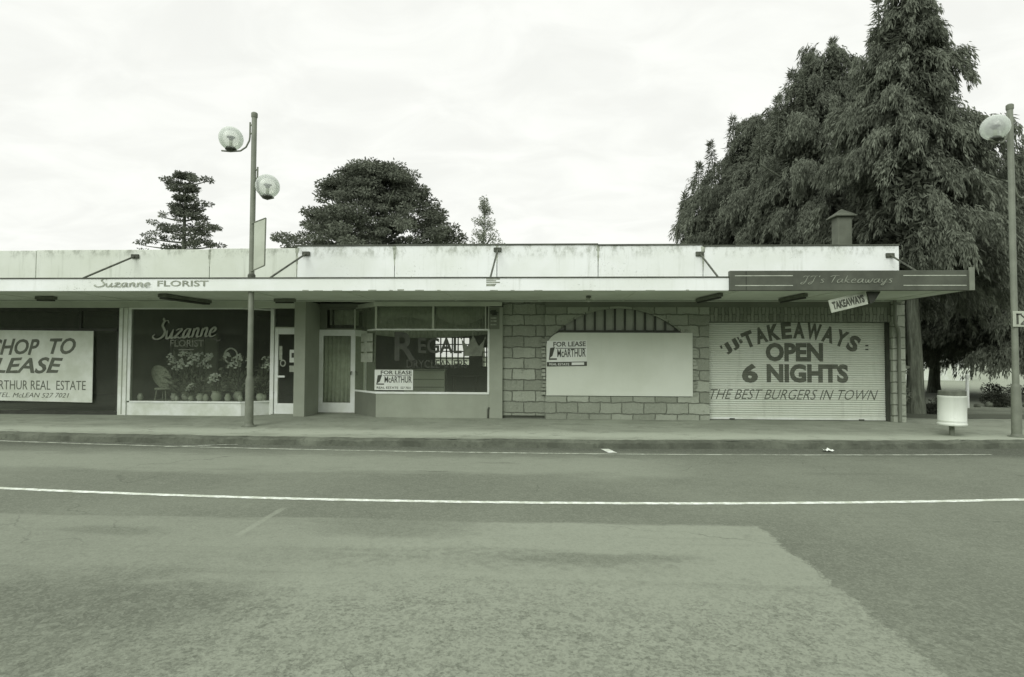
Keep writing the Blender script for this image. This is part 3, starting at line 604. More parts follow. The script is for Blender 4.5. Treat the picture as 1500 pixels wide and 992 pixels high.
MB().tube([(-1.215, -0.045, 0.14), (-1.215, -0.045, 0.34), (-1.19, -0.045, 0.40)], 0.02, 8).build('pipe_stub', M['rust'], B)
# painted plaque on the pier head
pq = MB().box(-1.19, -0.95, -0.04, -0.031, 2.27, 2.78).build('plaque', M['plaster_dark'], B); pk = MB()
for zz in (2.36, 2.45, 2.52): pk.box(-1.16, -1.02, -0.044, -0.0405, zz, zz + 0.03)
pk.build('lettering', M['ink_faded'], pq); rnd = random.Random(8); pk = MB()
for k in range(7): pk.prism([(-1.08 + rnd.uniform(-.08, .08) + 0.05 * math.cos(a), 2.66 + rnd.uniform(-.02, .02) + 0.06 * math.sin(a)) for a in [i * 1.05 for i in range(6)]], -0.0445 - k * 0.0004, -0.0405)
pk.build('emblem', M['dark_frame'], pq)
# transom panels: pane reflections put into the shape of pale nets with curved hems
for (a, b, sd_, sag, z_lo) in ((-3.9, -2.6, 5, 0.16, 2.40), (-2.52, -1.3, 6, -0.2, 2.58)):
    solid(drape(a, b, 0.12, 2.3, 2.83, 0.012, 0.06, zb=lambda q, a=a, b=b, s_=sag, zl=z_lo: zl + s_ * math.sin(math.pi * (q - a) / (b - a)), seed=sd_).build('net_and_reflection', M['curtain'], w3, smooth=True), 0.004)
solid(drape(-4.6, -1.22, 0.95, 2.2, 2.9, 0.02, 0.1, zb=lambda q: 2.08 + 0.12 * ((q + 2.9) / 1.7) ** 2, seed=7).build('net_and_reflection', M['curtain'], w3, smooth=True), 0.004)
lt = MB(); vs_, fs_ = glyphs('R', 0, 0.02); vs_ = fit(vs_, -3.5, -2.98, 1.5, 2.2); lt.add([(p[0], 0.012, p[1]) for p in vs_], fs_)
put_text(lt, 'EGAL', -2.92, -1.86, 1.68, 2.06, 0.012, offset=0.02); solid(lt.build('lettering', M['win_letter_dim'], w3))
lt = MB(); put_text(lt, 'DRYCLEANERS', -3.2, -1.72, 1.33, 1.52, 0.012, offset=0.01); solid(lt.build('lettering', M['win_letter_dim'], w3))
cr = MB(); cr.prism([(-1.80, 1.62), (-1.38, 1.62), (-1.30, 2.03), (-1.45, 1.86), (-1.585, 2.12), (-1.72, 1.86), (-1.87, 2.03)], 0.010, 0.014)
for q, w in ((-1.30, 2.05), (-1.585, 2.15), (-1.87, 2.05)): cr.ico((q, 0.012, w), 0.028, 1, (1, 0.1, 1))
cr.build('crown_emblem', M['win_letter_mid'], w3)
# posters inside the return window
for zz, h_ in ((1.97, 0.2), (1.72, 0.22), (1.46, 0.22)): MB().quadbox((-4.49, 0.55), (-4.06, 0.075), 0.004, zz, zz + h_).build('notice', M['paper_dim'], w3)

# --- block wall with the boarded arch
def blocks(name, v, bw_, bh, off=(0, 0, 0), mort=0.014, rot=False, dirty=0.5):
    t = NT(name); x, y, z = t.xyz()
    nz = t.n('ShaderNodeTexNoise'); nz.inputs['Scale'].default_value = 4.5; nz.inputs['Detail'].default_value = 4; t.put(nz.inputs[0], t.P)
    s1 = t.n('ShaderNodeVectorMath', operation='SUBTRACT'); t.put(s1.inputs[0], nz.outputs[1]); s1.inputs[1].default_value = (.5, .5, .5)
    s2 = t.n('ShaderNodeVectorMath', operation='SCALE'); t.put(s2.inputs[0], s1.outputs[0]); s2.inputs['Scale'].default_value = 0.085
    cb = t.n('ShaderNodeCombineXYZ'); u = t.math('ADD', x, y)
    if rot: t.put(cb.inputs[0], z); t.put(cb.inputs[1], u)
    else: t.put(cb.inputs[0], u); t.put(cb.inputs[1], z)
    s3 = t.n('ShaderNodeVectorMath', operation='ADD'); t.put(s3.inputs[0], cb.outputs[0]); t.put(s3.inputs[1], s2.outputs[0])
    s4 = t.n('ShaderNodeVectorMath', operation='ADD'); t.put(s4.inputs[0], s3.outputs[0]); s4.inputs[1].default_value = off
    br = t.n('ShaderNodeTexBrick'); t.put(br.inputs[0], s4.outputs[0]); br.inputs['Scale'].default_value = 1
    br.inputs['Color1'].default_value = tint(v * 0.72); br.inputs['Color2'].default_value = tint(v * 1.14); br.inputs['Mortar'].default_value = tint(v * 0.42)
    br.inputs['Mortar Size'].default_value = mort; br.inputs['Mortar Smooth'].default_value = 0.35; br.inputs['Brick Width'].default_value = bw_; br.inputs['Row Height'].default_value = bh
    c = t.mix(t.ramp(t.noise(1.2, 6, 0.65), 0.35, 0.7, 0, 0.35), br.outputs[0], tint(v * 0.6)); c = t.mix(t.ramp(t.noise(20, 5, 0.7), 0.5, 0.75, 0, 0.4), c, tint(v * 1.3))
    c = t.mix(t.math('MULTIPLY', t.ramp(t.noise(7, 5, 0.7), 0.55, 0.7), dirty), c, tint(v * 0.5))
    h = t.math('ADD', t.math('MULTIPLY', br.outputs[1], -1.0), t.math('MULTIPLY', t.noise(16, 5, 0.7), 0.6)); t.bump(h, 1.0, 0.05)
    return t.fin(c, 0.9, 0.2)
M['block'] = blocks('split_block', 0.37, 0.52, 0.262, (0.11, -0.005, 0)); M['block2'] = blocks('split_block_panel', 0.36, 0.56, 0.262, (0.3, -0.005, 0)); M['soldier'] = blocks('soldier_brick', 0.27, 0.36, 0.085, (0.07, 0.02, 0), 0.008, True)
M['brick_small'] = blocks('jamb_brick', 0.36, 0.30, 0.262, (0.0, -0.005, 0)); M['pier_block'] = blocks('pier_block', 0.42, 0.40, 0.26, (0.12, -0.01, 0))
MB().box(-0.869, 0.14, 0.06, 0.25, 0.20, 2.954).build('block_wall', M['block2'], B); MB().box(-0.869, 0.14, 0.10, 0.25, 0.13, 0.199).build('plinth_gap', M['dark'], B)
arc = []; ca, cz, cr_ = 1.89, 0.56, 2.21
a0 = math.acos((1.72) / cr_)
for i in range(25):
    a = lerp(math.pi - a0, a0, i / 24); arc.append((ca + cr_ * math.cos(a), cz + cr_ * math.sin(a)))
wl = MB(); X0, X1, T = 0.142, 4.02, 2.80
def slab(poly): wl.prism(poly, 0.0, 0.24)
slab([(X0, 0.13), (X1, 0.13), (X1, 0.68), (X0, 0.68)])
slab([(X0, 0.68), (0.17, 0.68), (0.17, arc[0][1]), (X0, arc[0][1])]); slab([(3.61, 0.68), (X1, 0.68), (X1, arc[-1][1]), (3.61, arc[-1][1])])
slab([(X0, arc[0][1]), (0.17, arc[0][1]), (0.17, T), (X0, T)]); slab([(3.61, arc[-1][1]), (X1, arc[-1][1]), (X1, T), (3.61, T)])
for (p, q) in zip(arc[:-1], arc[1:]): slab([p, q, (q[0], T), (p[0], T)])
bmw = wl.build('block_wall', M['block'], B)
MB().box(X0, 8.2, 0.004, 0.24, 2.801, 2.954).build('wall_beam', M['plaster_dark'], B)
MB().box(4.021, 8.2, 0.003, 0.24, 2.46, 2.80).build('brick_course', M['soldier'], B)
rev = MB()
for (p, q) in zip(arc[:-1], arc[1:]):
    d = Vector((p[0] - ca, p[1] - cz)).normalized() * 0.05; e = Vector((q[0] - ca, q[1] - cz)).normalized() * 0.05
    rev.prism([p, q, (q[0] + e.x, q[1] + e.y), (p[0] + d.x, p[1] + d.y)], -0.006, 0.1)
rev.build('arch_ring', M['block2'], B)
rnd = random.Random(6)
for sx, bx in ((-1, 0.17), (1, 3.63)):
    zz = 0.70; jb = MB()
    while zz < 2.05:
        w = rnd.uniform(0.07, 0.13); jb.box(min(bx, bx + sx * w), max(bx, bx + sx * w), -0.02, 0.05, zz, zz + 0.075); zz += 0.09
    jb.build('jamb', M['brick_small'], B, bevel=0.008)
aw = MB(); aw.box(0.40, 3.40, -0.005, 0.05, 2.19, 2.25)
k = 0.62
while k < 3.3:
    top = cz + math.sqrt(cr_ ** 2 - (k - ca) ** 2); aw.box(k - 0.022, k + 0.022, 0.0, 0.045, 2.25, top - 0.005); k += 0.238
wa = aw.build('arched_window', M['dark_frame'], B)
pn = [(p[0], p[1]) for p in arc if p[1] > 2.0]
MB().prism([(0.2, 1.98)] + pn + [(3.58, 1.98)], 0.09, 0.10).build('pane', M['frost'], wa)
bd = [(0.175, 0.69), (3.625, 0.69), (3.625, 2.19), (0.47, 2.19)] + [(0.38, 2.15), (0.28, 2.07), (0.205, 1.97), (0.175, 1.92)]
MB().prism(bd, -0.032, -0.020).build('window_board', M['board'], B)
# --- roller shutter
sh = MB(); vs = []; n = 43; z0, z1 = 0.19, 2.46; prof = []
for i in range(n):
    b = lerp(z0, z1, i / n); e = (z1 - z0) / n
    for q in range(5): prof.append((0.2 - 0.011 * math.sin(math.pi * q / 5), b + e * q / 5 * 0.9))
    prof.append((0.206, b + e * 0.96))
vs = [(4.03, p[0], p[1]) for p in prof] + [(8.16, p[0], p[1]) for p in prof]; n = len(prof)
sh.add(vs, [(i, i + n, i + n + 1, i + 1) for i in range(n - 1)])
t = NT('shutter_enamel'); x, y, z = t.xyz()
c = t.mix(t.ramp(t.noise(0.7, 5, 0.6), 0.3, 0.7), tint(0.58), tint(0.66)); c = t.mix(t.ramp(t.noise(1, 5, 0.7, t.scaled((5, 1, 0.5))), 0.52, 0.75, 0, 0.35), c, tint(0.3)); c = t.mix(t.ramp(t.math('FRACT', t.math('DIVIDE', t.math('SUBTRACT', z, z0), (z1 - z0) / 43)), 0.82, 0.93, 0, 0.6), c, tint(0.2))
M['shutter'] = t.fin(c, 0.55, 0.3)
rs = sh.build('roller_shutter', M['shutter'], B, smooth=True)
MB().box(4.03, 8.16, 0.185, 0.225, 0.145, 0.195).build('bottom_bar', M['white_dull'], rs); 
for q in (4.6, 7.6): MB().box(q - 0.06, q + 0.06, 0.165, 0.18, 0.135, 0.17).build('lock', M['rust'], rs)
MB().box(8.162, 8.21, 0.08, 0.24, 0.13, 2.45).build('shutter_guide', M['dark_frame'], rs)
YT = 0.1835
def on_shutter(name, fn, mat=None):
    mb = MB(); fn(mb); o = mb.build(name, mat or M['ink_grey'], rs); bm = bmesh.new(); bm.from_mesh(o.data); e = (2.46 - 0.19) / 43
    zs_ = [v.co.z for v in bm.verts]
    for i in range(int((min(zs_) - 0.19) / e), int((max(zs_) - 0.19) / e) + 1):
        for q in (0.0, 0.18, 0.45, 0.72, 0.9): bmesh.ops.bisect_plane(bm, geom=bm.verts[:] + bm.edges[:] + bm.faces[:], dist=1e-5, plane_co=(0, 0, 0.19 + (i + q) * e), plane_no=(0, 0, 1))
    for v in bm.verts:
        f = ((v.co.z - 0.19) / e + 1e-4) % 1.0; v.co.y = 0.2 - 0.0025 - 0.011 * (math.sin(math.pi * min(1, f / 0.9)) if f < 0.9 else 0)
    bm.to_mesh(o.data); bm.free()
on_shutter('lettering', lambda mb: put_text(mb, 'OPEN', 5.40, 6.74, 1.52, 1.97, YT, offset=0.05))
on_shutter('lettering', lambda mb: put_text(mb, 'NIGHTS', 5.42, 7.32, 1.02, 1.465, YT, offset=0.05))
on_shutter('lettering', lambda mb: put_text(mb, '6', 4.84, 5.22, 1.01, 1.47, YT, offset=0.05))
on_shutter('lettering', lambda mb: put_text(mb, 'THE BEST BURGERS IN TOWN', 4.10, 8.0, 0.62, 0.86, YT, shear=0.42, offset=-0.006))
Rr, ac, az = 3.0, 6.12, 2.27 - 3.0
def arcword(mb):
    word = "TAKEAWAYS"; s0, s1 = -1.30, 1.53; n = len(word)
    wd = [0.36, 0.37, 0.38, 0.33, 0.37, 0.46, 0.37, 0.37, 0.36]; tot = sum(wd); s_ = s0
    for ch, w in zip(word, wd):
        wl_ = w / tot * (s1 - s0); mid = s_ + wl_ / 2; an = mid / Rr
        def pl(x, z, an=an): 
            xx, zz = x, z; return (ac + (Rr + zz) * math.sin(an) + xx * math.cos(an), YT, az + (Rr + zz) * math.cos(an) - xx * math.sin(an))
        put_text(mb, ch, -wl_ * 0.44, wl_ * 0.44, -0.20, 0.19, YT, offset=0.05, place=pl); s_ += wl_
on_shutter('lettering', arcword)
def jjs(mb):
    for ch, px, pz, hgt, w, an in (("'", 4.36, 1.86, 0.08, 0.05, -0.3), ('J', 4.51, 1.83, 0.27, 0.17, -0.55), ('J', 4.68, 1.93, 0.27, 0.17, -0.5), ("'", 4.76, 2.07, 0.07, 0.04, -0.5), ("s", 4.82, 2.0, 0.10, 0.08, -0.45)):
        def pl(x, z, an=an, px=px, pz=pz): return (px + x * math.cos(an) + z * math.sin(an), YT, pz - x * math.sin(an) + z * math.cos(an))
        put_text(mb, ch, -w / 2, w / 2, -hgt / 2, hgt / 2, YT, offset=0.075, place=pl)
    for zz in (1.80, 1.89): mb.box(7.72, 7.79, YT - 0.001, YT + 0.001, zz, zz + 0.035)
on_shutter('lettering', jjs)
# end pier and downpipe
MB().box(8.215, 8.50, -0.04, 0.255, 0.13, 2.954).build('pier', M['pier_block'], B, bevel=0.006)
dp = MB(); dp.tube([(8.33, -0.085, 0.14), (8.33, -0.085, 2.20), (8.30, -0.09, 2.32), (8.24, -0.1, 2.42), (8.24, -0.1, 2.952)], 0.038, 10).build('downpipe', M['plaster_dark'], B, smooth=True)

# ------------------------------------------------------------------ signs on and in the shops
sg = thing('shop_sign', 'long dark sign box on the canopy edge with script takeaways lettering and twin pale lines', 'sign', (6.1, CF - 0.03, 2.95))
MB().box(3.802, 8.475, CF - 0.06, CF + 0.057, 2.95, 3.345).build('box', M['signbox'], sg, bevel=0.006)
MB().box(8.40, 8.50, CF - 0.085, CF - 0.062, 2.95, 3.40).build('end_plate', M['pole'], sg)
ys = (CF - 0.064, CF - 0.0585)
for a, b in ((3.9, 5.03), (7.16, 8.36)):
    for zz in (3.04, 3.235): MB().box(a, b, *ys, zz, zz + 0.015).build('line', M['signline'], sg)
MB().box(3.99 + .12, 4.13, CF - 0.063, CF - 0.0585, 2.96, 3.33).build('seam', M['dark_frame'], sg)
sl = MB(); script(sl, "JJ's Takeaways", 5.2, 6.95, 3.10, 0.075, 0.017, CF - 0.063, 0.3); solid(sl.build('lettering', M['win_letter'], sg), 0.001)
hg = thing('hanging_sign', 'small white takeaways board hanging crooked below the dark sign box', 'sign', (6.2, -2.0, 2.74))
def tilt(x, z, cx_=6.2, cz_=2.735, an=R(14)): return (cx_ + x * math.cos(an) - z * math.sin(an), cz_ + x * math.sin(an) + z * math.cos(an))
MB().prism([tilt(*p) for p in ((-.37, -.13), (.37, -.13), (.37, .13), (-.37, .13))], -2.01, -1.99).build('board', M['card_grey'], hg)
hl = MB(); put_text(hl, 'TAKEAWAYS', -.32, .32, -.08, .08, -2.013, offset=0.05, place=lambda x, z: (tilt(x, z)[0], -2.013, tilt(x, z)[1])); solid(hl.build('lettering', M['ink'], hg), 0.002)
MB().prism([(6.56, 2.948), (6.83, 2.948), (6.70, 2.74), (6.63, 2.70)], -2.02, -1.98).build('bracket', M['dark_frame'], hg)

sn = thing('lease_sign', 'big white SHOP TO LEASE board in the dark left shop window', 'sign', (-12.3, -0.02, 0.44))
MB().prism([(-13.95, 0.47), (-11.03, 0.43), (-11.04, 2.20), (-13.95, 2.22)], -0.03, -0.015).build('board', M['card_dim'], sn)
y_ = -0.0325
for args in (('SHOP', -13.66, -12.42, 1.60, 2.0, y_, 0.3, 0.025, 0.0, 0.01), ('TO', -12.16, -11.48, 1.62, 2.02, y_, 0.3, 0.025, 0.0, 0.01), ('LEASE', -13.60, -11.80, 1.14, 1.53, y_, 0.3, 0.025, 0.006, 0.01),
             ('McARTHUR REAL  ESTATE', -13.88, -11.2, 0.74, 0.97, y_, 0.0, -0.002, -0.002), ('TEL. McLEAN 527 7021', -13.45, -11.62, 0.545, 0.66, y_, 0.3, -0.004, 0.0, 0.004)):
    solid(put_text(MB(), *args).build('lettering', M['ink_grey'], sn), 0.002)
def poster(label, x0, x1, z0, z1, y, split, seed, slope=0.0):
    p = thing('lease_poster', label, 'sign', ((x0 + x1) / 2, y, z0)); w = x1 - x0; h = z1 - z0
    s_ = slope
    def P(u, v): return (x0 + u * w, z0 + v * h + s_ * u)
    MB().prism([P(0, 0), P(1, 0), P(1, 1), P(0, 1)], y - 0.004, y).build('sheet', M['paper'], p)
    l = MB(); yy = y - 0.007
    put_text(l, 'FOR LEASE', x0 + .16 * w, x0 + .97 * w, z0 + .77 * h, z0 + .96 * h, yy, 0, 0.02, s_ / w)
    put_text(l, 'McARTHUR', x0 + .26 * w, x0 + .97 * w, z0 + .36 * h, z0 + .68 * h, yy, 0, 0.015, s_ / w)
    l.add([(x0 + u * w, yy - 0.001, z0 + v * h) for u, v in ((.08, .72), (.20, .76), (.14, .42), (.05, .30))] , [(0, 1, 2, 3)])
    l.add([(x0 + u * w, yy, z0 + v * h) for u, v in ((.05, .26), (.25, .26), (.25, .32), (.05, .32))], [(0, 1, 2, 3)])
    l.add([(x0 + u * w, yy, z0 + v * h) for u, v in ((.22, .70), (.97, .70), (.97, .725), (.22, .725))], [(0, 1, 2, 3)])
    if split:
        l.prism([P(0, 0), P(1, 0), P(1, .17), P(0, .17)], yy - 0.0005, yy + 0.002)
        pl_ = MB(); pl_.prism([P(.62, .04), P(.93, .04), P(.93, .14), P(.62, .14)], yy - 0.003, yy - 0.0015); put_text(pl_, 'REAL ESTATE', x0 + .06 * w, x0 + .56 * w, z0 + .045 * h, z0 + .135 * h, yy - 0.003, 0, 0.01); pl_.build('strip', M['paper'], p)
    else:
        put_text(l, 'REAL ESTATE', x0 + .06 * w, x0 + .62 * w, z0 + .06 * h, z0 + .17 * h, yy, 0, 0.015); put_text(l, '527 7021', x0 + .68 * w, x0 + .94 * w, z0 + .06 * h, z0 + .17 * h, yy, 0, 0.015)
    l.build('lettering', M['ink'], p)
poster('white FOR LEASE poster in the lower left of the dry cleaner window', -3.98, -3.04, 0.79, 1.28, 0.012, False, 1)
poster('FOR LEASE poster with a dark bottom strip on the boarded arched opening', 0.19, 1.14, 1.38, 1.99, -0.036, True, 2, 0.02)

# ------------------------------------------------------------------ lights under the canopy
def batten(name, label, x, y, L, az_, w=0.09):
    o = thing(name, label, 'light', (x, y, 2.94), 'lights under the canopy'); c_, s_ = math.cos(az_), math.sin(az_)
    def b(hx, hy, z0, z1, nm, mt):
        pts = [(-hx, -hy), (hx, -hy), (hx, hy), (-hx, hy)]; pp = [(x + p[0] * c_ - p[1] * s_, y + p[0] * s_ + p[1] * c_) for p in pts]
        MB().add([(*p, z0) for p in pp] + [(*p, z1) for p in pp], [(0, 3, 2, 1), (4, 5, 6, 7), (0, 1, 5, 4), (1, 2, 6, 5), (2, 3, 7, 6), (3, 0, 4, 7)]).build(nm, mt, o, bevel=0.008)
    b(L / 2, w / 2, 2.87, 2.943, 'housing', M['bin_dark']); b(L / 2 - 0.03, w / 2 - 0.02, 2.835, 2.869, 'tube_cover', M['dark_frame'])
    return o
batten('canopy_light', 'short dark batten light under the canopy above the SHOP TO LEASE board', -11.3, -1.15, 0.45, 0.0, 0.12)
batten('canopy_light', 'long dark batten light hung askew under the canopy above the florist window', -8.12, -0.95, 1.5, R(84), 0.22)
batten('canopy_light', 'dark batten light under the canopy beside the grey pier by the florist door', -5.95, -0.62, 0.5, 0.0)
batten('canopy_light', 'thin batten light under the canopy above the left edge of the roller shutter', 3.67, -1.2, 1.25, R(97))
batten('canopy_light', 'thin batten light under the canopy above the middle of the roller shutter', 5.45, -1.2, 1.1, R(94))
bl = thing('canopy_light', 'small round bulkhead lamp under the canopy above the arched opening', 'light', (1.08, -1.2, 2.95), 'lights under the canopy')
MB().lathe((1.08, -1.2, 0), [(0.05, 2.943), (0.06, 2.92), (0.045, 2.90)], 14).build('base', M['bin_dark'], bl, smooth=True); MB().lathe((1.08, -1.2, 0), [(0.04, 2.899), (0.055, 2.87), (0.05, 2.83), (0.02, 2.81)], 14).build('globe', M['frost'], bl, smooth=True)

# ------------------------------------------------------------------ street lamps with two globes
LAMP = thing('street_lamp', 'tall grey lamp post with two clear globes rising through the canopy by the florist', 'street lamp', (-6.05, -2.02, 0.13), 'lamp posts with globe lights')
lx, ly = -6.05, -2.02
MB().lathe((lx, ly, 0), [(0.058, 1.16), (0.056, 3.0), (0.053, 6.70), (0.052, 6.74)], 16).build('pole', M['pole'], LAMP, smooth=True)
MB().lathe((lx, ly, 0), [(0.085, 0.12), (0.082, 1.10), (0.066, 1.16), (0.06, 1.175)], 16).build('sleeve', M['pole_dark'], LAMP, smooth=True)
MB().lathe((lx, ly, 0), [(0.055, 6.65), (0.066, 6.67), (0.066, 6.75), (0.045, 6.77)], 16).build('cap', M['pole_dark'], LAMP, smooth=True)
fp = MB().lathe((lx, ly, 0), [(0.15, 0.131), (0.15, 0.145), (0.10, 0.150), (0.088, 0.19)], 20).build('base_plate', M['pole_dark'], LAMP, smooth=True)
def globe_arm(sx, gx, gz, ztop):
    r_ = 0.245; x_ = lx + gx; base = gz - 0.27; ex = lx + sx * 0.09
    arm = [(ex, ly, ztop), (ex, ly, ztop - 0.3), (ex + sx * 0.01, ly, base + 0.22), (ex + sx * 0.08, ly, base + 0.08), (ex + sx * 0.2, ly, base), (x_, ly, base - 0.01), (x_ + sx * 0.2, ly, base + 0.01)]
    if abs(gx) < 0.33: arm = arm[:3] + [(ex + sx * 0.06, ly, base + .1), (ex + sx * .13, ly, base + .02), (x_, ly, base - 0.01), (x_ + sx * .14, ly, base + .02)]
    a = MB().tube(arm, 0.018, 8)
    for zz in (ztop - 0.06, ztop - 0.24): a.tube([(lx, ly, zz), (ex, ly, zz)], 0.02, 8)
    a.build('arm', M['pole_dark'], LAMP, smooth=True)
    g = MB().lathe((x_, ly, gz), [(max(0.004, r_ * math.cos(a)), r_ * math.sin(a)) for a in [R(-90 + 180 * k / 28) for k in range(29)]], 40).build('globe', M['globe'], LAMP, smooth=True)
    MB().lathe((x_, ly, base), [(0.05, -0.005), (0.115, 0.03), (0.10, 0.075), (0.05, 0.10)], 16).build('lamp_base', M['dark_frame'], g, smooth=True)
    MB().lathe((x_, ly, gz), [(0.03, -0.17), (0.035, -0.06), (0.02, -0.04)], 10).build('bulb', M['frost'], g, smooth=True)
    cpm = MB().lathe((x_, ly, gz), [(0.012, -0.045), (0.045, -0.03), (0.045, 0.015), (0.085, 0.02), (0.085, 0.032), (0.02, 0.035)], 14).build('reflector', M['dark_frame'], g, smooth=True)
globe_arm(-1, -0.50, 6.22, 6.56)
globe_arm(1, 0.31, 5.19, 5.60)
L2 = copy_tree(LAMP); L2.location = (9.09, -2.41, 0.13); L2.rotation_euler = (0, 0, R(25)); L2.scale = (0.965, 0.965, 0.965)
tag(L2, 'grey lamp post with a single globe beside the litter bin at the park corner', 'street lamp', 'lamp posts with globe lights')
low = sorted([c for c in L2.children if c.name.startswith('globe')], key=lambda c: sum(v.co.z for v in c.data.vertices) / len(c.data.vertices))[0]
for c in list(low.children) + [low]: bpy.data.objects.remove(c)          # the photograph shows its lower globe gone
bn = thing('banner', 'plain translucent banner panel fixed edge-on to the lamp post above the canopy', 'banner', (-6.0, -2.07, 3.3))
bq = [(-5.985, 3.40), (-5.75, 3.50), (-5.74, 4.50), (-5.985, 4.41)]
MB().prism(bq, -2.075, -2.067).build('panel', M['panel'], bn)
bf = MB()
for (p, q) in ((bq[0], bq[1]), (bq[1], bq[2]), (bq[2], bq[3]), ((-6.04, 3.37), bq[0]), ((-6.04, 4.38), bq[3])): bf.tube([(p[0], -2.071, p[1]), (q[0], -2.071, q[1])], 0.014, 6)
bf.build('frame', M['pole_dark'], bn)
MB().lathe((-6.05, -2.02, 0), [(0.075, 3.24), (0.078, 3.30), (0.06, 3.33)], 14).build('clamp', M['rust'], bn)
ps = thing('street_sign', 'small white plate with dark marks on the lamp post at the park corner', 'sign', (9.15, -2.5, 2.2))
MB().box(9.0, 9.34, -2.495, -2.485, 2.22, 2.52).build('plate', M['card_grey'], ps, bevel=0.004)
pm = MB(); pm.box(9.06, 9.10, -2.499, -2.494, 2.27, 2.47); pm.box(9.06, 9.16, -2.499, -2.4945, 2.445, 2.475)
for a, b, c_, d in ((9.14, 2.27, 9.24, 2.37), (9.24, 2.37, 9.15, 2.44), (9.14, 2.27, 9.27, 2.285)): pm.tube([(a, -2.4985, b), (c_, -2.4985, d)], 0.011, 6)
pm.build('lettering', M['ink'], ps); MB().box(9.04, 9.16, -2.484, -2.40, 2.34, 2.38).build('strap', M['rust'], ps)

# ------------------------------------------------------------------ litter bin, post, litter
bi = thing('litter_bin', 'white round litter bin on a short post near the kerb', 'bin', (7.97, -2.3, 0.13))
MB().lathe((7.97, -2.3, 0), [(0.045, 0.125), (0.045, 0.36), (0.06, 0.37)], 12).build('post', M['pole_dark'], bi, smooth=True)
MB().lathe((7.975, -2.3, 0), [(0.02, 0.33), (0.225, 0.325), (0.24, 0.335), (0.245, 0.36), (0.233, 0.375), (0.233, 0.85), (0.24, 0.86), (0.24, 0.895), (0.215, 0.90), (0.205, 0.86)], 32, (0.02, 0)).build('body', M['bin'], bi, smooth=True)
MB().lathe((7.985, -2.3, 0), [(0.215, 0.80), (0.225, 0.905), (0.227, 0.985), (0.215, 0.99), (0.205, 0.97), (0.20, 0.86)], 28).build('liner', M['bin_dark'], bi, smooth=True)
MB().lathe((7.975, -2.3, 0), [(0.236, 0.40), (0.2365, 0.412), (0.236, 0.424)], 32).build('band', M['white_dull'], bi, smooth=True)
wp = thing('marker_post', 'thin white post standing on the lawn behind the litter bin', 'post', (12.8, 4.1, 0.13))
MB().lathe((12.8, 4.1, 0), [(0.045, 0.13), (0.042, 0.98), (0.03, 1.0)], 10).build('shaft', M['white'], wp, smooth=True); MB().lathe((12.8, 4.1, 0), [(0.05, 1.0), (0.055, 1.04), (0.05, 1.12), (0.015, 1.15)], 10).build('cap', M['white'], wp, smooth=True)
lp = MB(); rnd = random.Random(12); vs = []
for i in range(5):
    for j in range(4): vs.append((4.9 + i * 0.035 + rnd.uniform(-.012, .012), -3.72 + j * 0.04 + rnd.uniform(-.012, .012), 0.012 + rnd.uniform(0, 0.05)))
lp.add(vs, [(i * 4 + j, (i + 1) * 4 + j, (i + 1) * 4 + j + 1, i * 4 + j + 1) for i in range(4) for j in range(3)])
tag(solid(lp.build('litter', M['paper']), 0.002), 'crumpled scrap of white paper in the gutter before the roller shutter', 'litter')

# unseen building added behind the camera, across the street, for shop windows to mirror
O = thing('unseen_shops', 'long plain unseen shop building, added behind the viewer for the windows to mirror', 'building', (0, -27, 0.0))
MB().box(-60, 60, -34, -26, 0, 5.6).build('wall', M['plaster_dark'], O); MB().box(-60, 60, -25.99, -23.2, 3.0, 3.3).build('canopy', M['plaster'], O); MB().box(-60.3, 60.3, -34.2, -25.9, 5.601, 5.75).build('roof', M['roofing'], O)
for k in range(-9, 10): MB().box(k * 6.2 - 2.5, k * 6.2 + 2.5, -25.998, -25.95, 0.6, 2.6).build('window', M['dark_frame'], O)

# ------------------------------------------------------------------ foliage
def leaf_mat(name, v0, v1, trans=0.25):
    t = NT(name); at = t.n('ShaderNodeAttribute'); at.attribute_name = 'tone'
    c = t.mix(at.outputs['Fac'], tint(v0), tint(v1)); t.fin(c, 0.75, 0.15)
    tl = t.n('ShaderNodeBsdfTranslucent'); t.put(tl.inputs[0], c); mx = t.n('ShaderNodeMixShader'); mx.inputs[0].default_value = trans
    t.put(mx.inputs[1], t.b.outputs[0]); t.put(mx.inputs[2], tl.outputs[0]); t.t.links.new(mx.outputs[0], t.t.nodes['Material Output'].inputs[0]); return t.m
M['cypress'] = leaf_mat('cypress_spray', 0.09, 0.245); M['evergreen'] = leaf_mat('evergreen_leaf', 0.085, 0.23); M['pale_leaf'] = leaf_mat('sparse_leaf', 0.2, 0.36); M['hedge'] = leaf_mat('hedge_leaf', 0.05, 0.13)
t = NT('bark'); c = t.mix(t.ramp(t.noise(1, 6, 0.7, t.scaled((14, 14, 1.6))), 0.35, 0.7), tint(0.09), tint(0.21)); t.bump(t.noise(1, 6, 0.7, t.scaled((18, 18, 2.2))), 0.8, 0.04); M['bark'] = t.fin(c, 0.95, 0.1)
